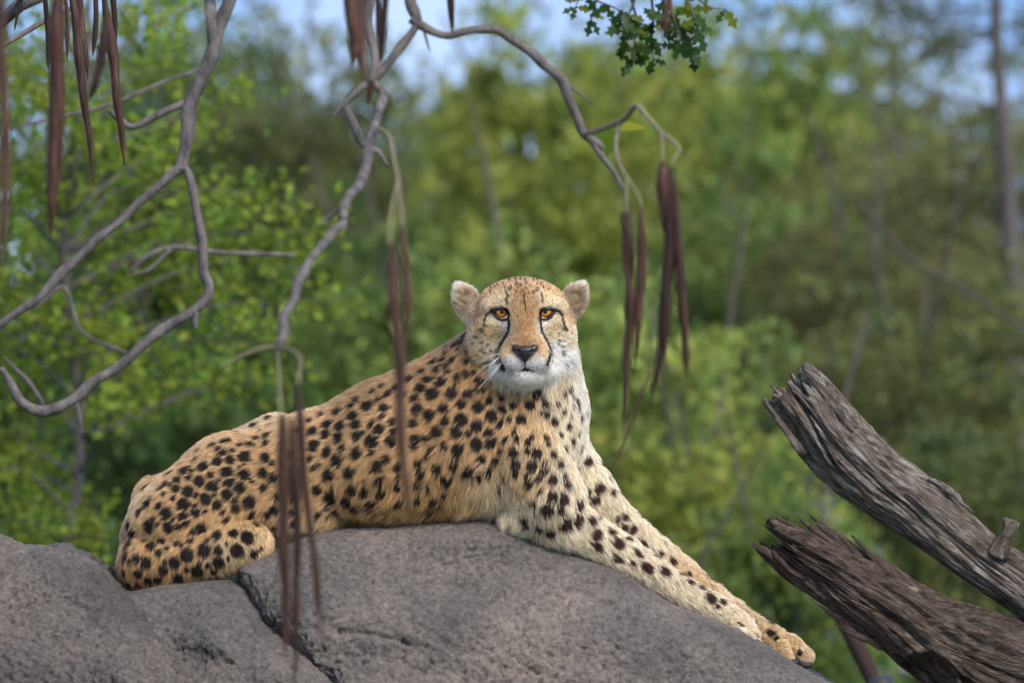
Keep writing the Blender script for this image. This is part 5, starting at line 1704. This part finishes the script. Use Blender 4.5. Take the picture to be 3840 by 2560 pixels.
fur.parent = cheetah
fur['kind'] = 'stuff'
# ------------------------------------------------------------------ eyes, lids, nose, whiskers, claws
def kid(name, V, F, mat, parent, uvw=True, off=None):
    o = link(name, mesh_list(name, (WA(V) - CL) if uvw else V, F), mat)
    o.parent = parent
    return o

m_black = simple('rim_black', (0.012, 0.010, 0.010), 0.35, 0.5)
m_ball, nt, b = new_mat('eyeball_mat')
b.inputs['Base Color'].default_value = (0.05, 0.03, 0.02, 1)
b.inputs['Roughness'].default_value = 0.12
m_pupil, nt, b = new_mat('pupil_mat')
b.inputs['Base Color'].default_value = (0.004, 0.004, 0.004, 1)
b.inputs['Roughness'].default_value = 0.06
m_iris, nt, b = new_mat('iris_mat')
ia = N(nt, 'ShaderNodeAttribute', attribute_name='rad')
inz = N(nt, 'ShaderNodeTexNoise', Scale=900.0, Detail=2.0)
itc = N(nt, 'ShaderNodeTexCoord')
nt.links.new(itc.outputs['Object'], inz.inputs['Vector'])
iad = N(nt, 'ShaderNodeMath', operation='MULTIPLY_ADD')
iad.inputs[1].default_value = 0.18
nt.links.new(inz.outputs['Fac'], iad.inputs[0])
nt.links.new(ia.outputs['Fac'], iad.inputs[2])
irp = ramp(nt, iad.outputs[0], [(0.25, (0.30, 0.10, 0.015)), (0.55, (0.62, 0.24, 0.035)), (0.85, (0.50, 0.16, 0.02)), (1.0, (0.05, 0.018, 0.006))])
nt.links.new(irp.outputs['Color'], b.inputs['Base Color'])
b.inputs['Roughness'].default_value = 0.10
b.inputs['Coat Weight'].default_value = 0.6
b.inputs['Coat Roughness'].default_value = 0.03

def cap_mesh(c, Rr, rmax, n=28, rings=8):
    V = [(c[0], c[1], c[2] + Rr)]
    rr = [0.0]
    F = []
    for i in range(1, rings + 1):
        r_ = rmax * i / rings
        for j in range(n):
            a = 2 * math.pi * j / n
            V.append((c[0] + r_ * math.cos(a), c[1] + r_ * math.sin(a), c[2] + math.sqrt(Rr * Rr - r_ * r_)))
            rr.append(i / rings)
    for j in range(n):
        F.append((0, 1 + (j + 1) % n, 1 + j))
    for i in range(rings - 1):
        for j in range(n):
            F.append((1 + i * n + j, 1 + i * n + (j + 1) % n, 1 + (i + 1) * n + (j + 1) % n, 1 + (i + 1) * n + j))
    return np.array(V), F, np.array(rr)

LIDS = [("735,562 765,556 800,545 850,539 895,550 925,590 932,640", "748,572 775,612 810,642 855,656 900,650 930,632"),
        ("1455,556 1430,552 1395,543 1345,541 1300,555 1280,590 1276,635", "1445,570 1425,605 1390,638 1345,652 1300,645 1278,628")]
for e, lids, pu in zip(EYES, LIDS, ((1882.5, 1170.5), (2043.5, 1169.5))):
    V, F = [], []
    ns, nr = 24, 16
    for i in range(nr + 1):
        for j in range(ns):
            th, ph = math.pi * i / nr, 2 * math.pi * j / ns
            V.append((e[0] + 32 * math.sin(th) * math.cos(ph), e[1] + 32 * math.sin(th) * math.sin(ph), e[2] + 13 + 32 * math.cos(th)))
    for i in range(nr):
        for j in range(ns):
            F.append((i * ns + j, i * ns + (j + 1) % ns, (i + 1) * ns + (j + 1) % ns, (i + 1) * ns + j))
    eye = kid('eye', np.array(V), F, m_ball, cheetah)
    V, F, rr = cap_mesh((pu[0], pu[1], e[2] + 13), 32.8, 24.5)
    iris = kid('iris', V, F, m_iris, eye)
    a = iris.data.attributes.new('rad', 'FLOAT', 'POINT')
    a.data.foreach_set('value', rr.astype(np.float32))
    V, F, rr = cap_mesh((pu[0], pu[1], e[2] + 13), 33.4, 7.4, 18, 3)
    kid('pupil', V, F, m_pupil, eye)
    for k, txt in enumerate(lids):
        q = FO + FS * np.array([[float(c) for c in t_.split(',')] for t_ in txt.split()])
        q = crv(q, 18)
        dd = np.hypot(q[:, 0] - e[0], q[:, 1] - e[1])
        ww = e[2] + 13 + np.sqrt(np.maximum(34.5 ** 2 - dd ** 2, 14 ** 2))
        V, F = tube(np.column_stack([q, ww]), np.interp(np.linspace(0, 1, 18), [0, .2, .8, 1], [3, 6.4, 6.4, 3.6] if k == 0 else [2.2, 3.6, 3.8, 3.0]), 8)
        kid('eyelid', V, F, m_black, cheetah)

# nose leather
NS = SDF()
NS.ell((1968, 1312, 477), (36, 17, 22), 10)
NS.ell((1934, 1304, 470), (15, 14, 17), 9, rot=[('Z', 20)])
NS.ell((2002, 1304, 470), (15, 14, 17), 9, rot=[('Z', -20)])
NS.cone((1950, 1318, 479), (1966, 1340, 479), 16, 10, 9)
NS.cone((1986, 1318, 479), (1970, 1340, 479), 16, 10, 9)
NS.cone((1968, 1325, 481), (1968, 1352, 477), 16, 5, 9)
NS.ell((1943, 1316, 497), (9, 5.5, 12), 4, rot=[('Z', 22)], op='-')
NS.ell((1993, 1316, 497), (9, 5.5, 12), 4, rot=[('Z', -22)], op='-')
NS.cone((1968, 1318, 507), (1968, 1360, 499), 2.5, 2.5, 4, op='-')
axn = [axis([(1900, 2040, 1.6)]), axis([(1275, 1370, 1.6)]), axis([(425, 525, 1.8)])]
V, F = nets(NS.grid(axn), axn)
V = relax(V, F, 1)
m_nose, nt, b = new_mat('nose_mat')
b.inputs['Base Color'].default_value = (0.018, 0.017, 0.018, 1)
b.inputs['Roughness'].default_value = 0.38
vz = N(nt, 'ShaderNodeTexVoronoi', Scale=900.0)
ntc = N(nt, 'ShaderNodeTexCoord')
nt.links.new(ntc.outputs['Object'], vz.inputs['Vector'])
bp = N(nt, 'ShaderNodeBump', Strength=0.35, Distance=0.0006)
nt.links.new(vz.outputs['Distance'], bp.inputs['Height'])
nt.links.new(bp.outputs[0], b.inputs['Normal'])
o = link('nose', mesh_np('nose', WA(V) - CL, F[:, ::-1]), m_nose)
o.parent = cheetah

# whiskers and brow hairs
m_wh = simple('whisker_mat', (0.9, 0.88, 0.84), 0.4, 0.4)
rw = random.Random(5)
for sx, cu in ((-1, 1968), (1, 1968)):
    for i in range(12):
        a0 = np.array([cu + sx * rw.uniform(58, 92), 1322 + rw.uniform(-4, 42), 440 - rw.uniform(0, 20)])
        L = rw.uniform(75, 135)
        dr = np.array([sx * rw.uniform(.6, 1.0), rw.uniform(.15, .85), rw.uniform(.1, .6)])
        dr /= np.linalg.norm(dr)
        P_ = np.array([a0 + dr * L * s_ + np.array([0, 22, -18]) * s_ * s_ for s_ in np.linspace(0, 1, 6)])
        V, F = tube(P_, np.linspace(0.75, 0.2, 6), 4)
        kid('whisker', V, F, m_wh, cheetah)
for pts in (((1900, 1128, 365), (1898, 1105, 395), (1885, 1094, 415), (1868, 1100, 425)), ((2020, 1128, 370), (2028, 1092, 395), (2010, 1086, 410), (1985, 1087, 420))):
    V, F = tube(crv(pts, 8), np.linspace(0.7, 0.25, 8), 4)
    kid('whisker', V, F, m_wh, cheetah)

# claws and pads
m_claw = simple('claw_mat', (0.42, 0.36, 0.27), 0.35, 0.5)
m_pad = simple('pad_mat', (0.03, 0.027, 0.027), 0.6, 0.3)
for c0, c1, c2 in (((2818, 2376, 246), (2842, 2388, 252), (2846, 2400, 254)), ((2992, 2420, 168), (3004, 2430, 176), (3008, 2444, 178)),
                   ((3036, 2446, 112), (3048, 2456, 114), (3050, 2468, 114)), ((2826, 2372, 215), (2838, 2384, 220), (2840, 2395, 222))):
    V, F = tube(crv((c0, c1, c2), 6), [5, 4.6, 4, 3.2, 2, 0.6], 7)
    kid('claw', V, F, m_claw, cheetah)
for c, r_ in (((2962, 2474, 180), (26, 15, 20)), ((3014, 2484, 150), (28, 15, 22)), ((2815, 2394, 250), (22, 11, 16)), ((2925, 2446, 120), (26, 14, 20))):
    ps = SDF()
    ps.ell(c, r_, 5)
    axp = [axis([(c[d] - r_[d] - 6, c[d] + r_[d] + 6, 3)]) for d in range(3)]
    V, F = nets(ps.grid(axp), axp)
    o = link('paw_pad', mesh_np('paw_pad', WA(V) - CL, F[:, ::-1]), m_pad)
    o.parent = cheetah
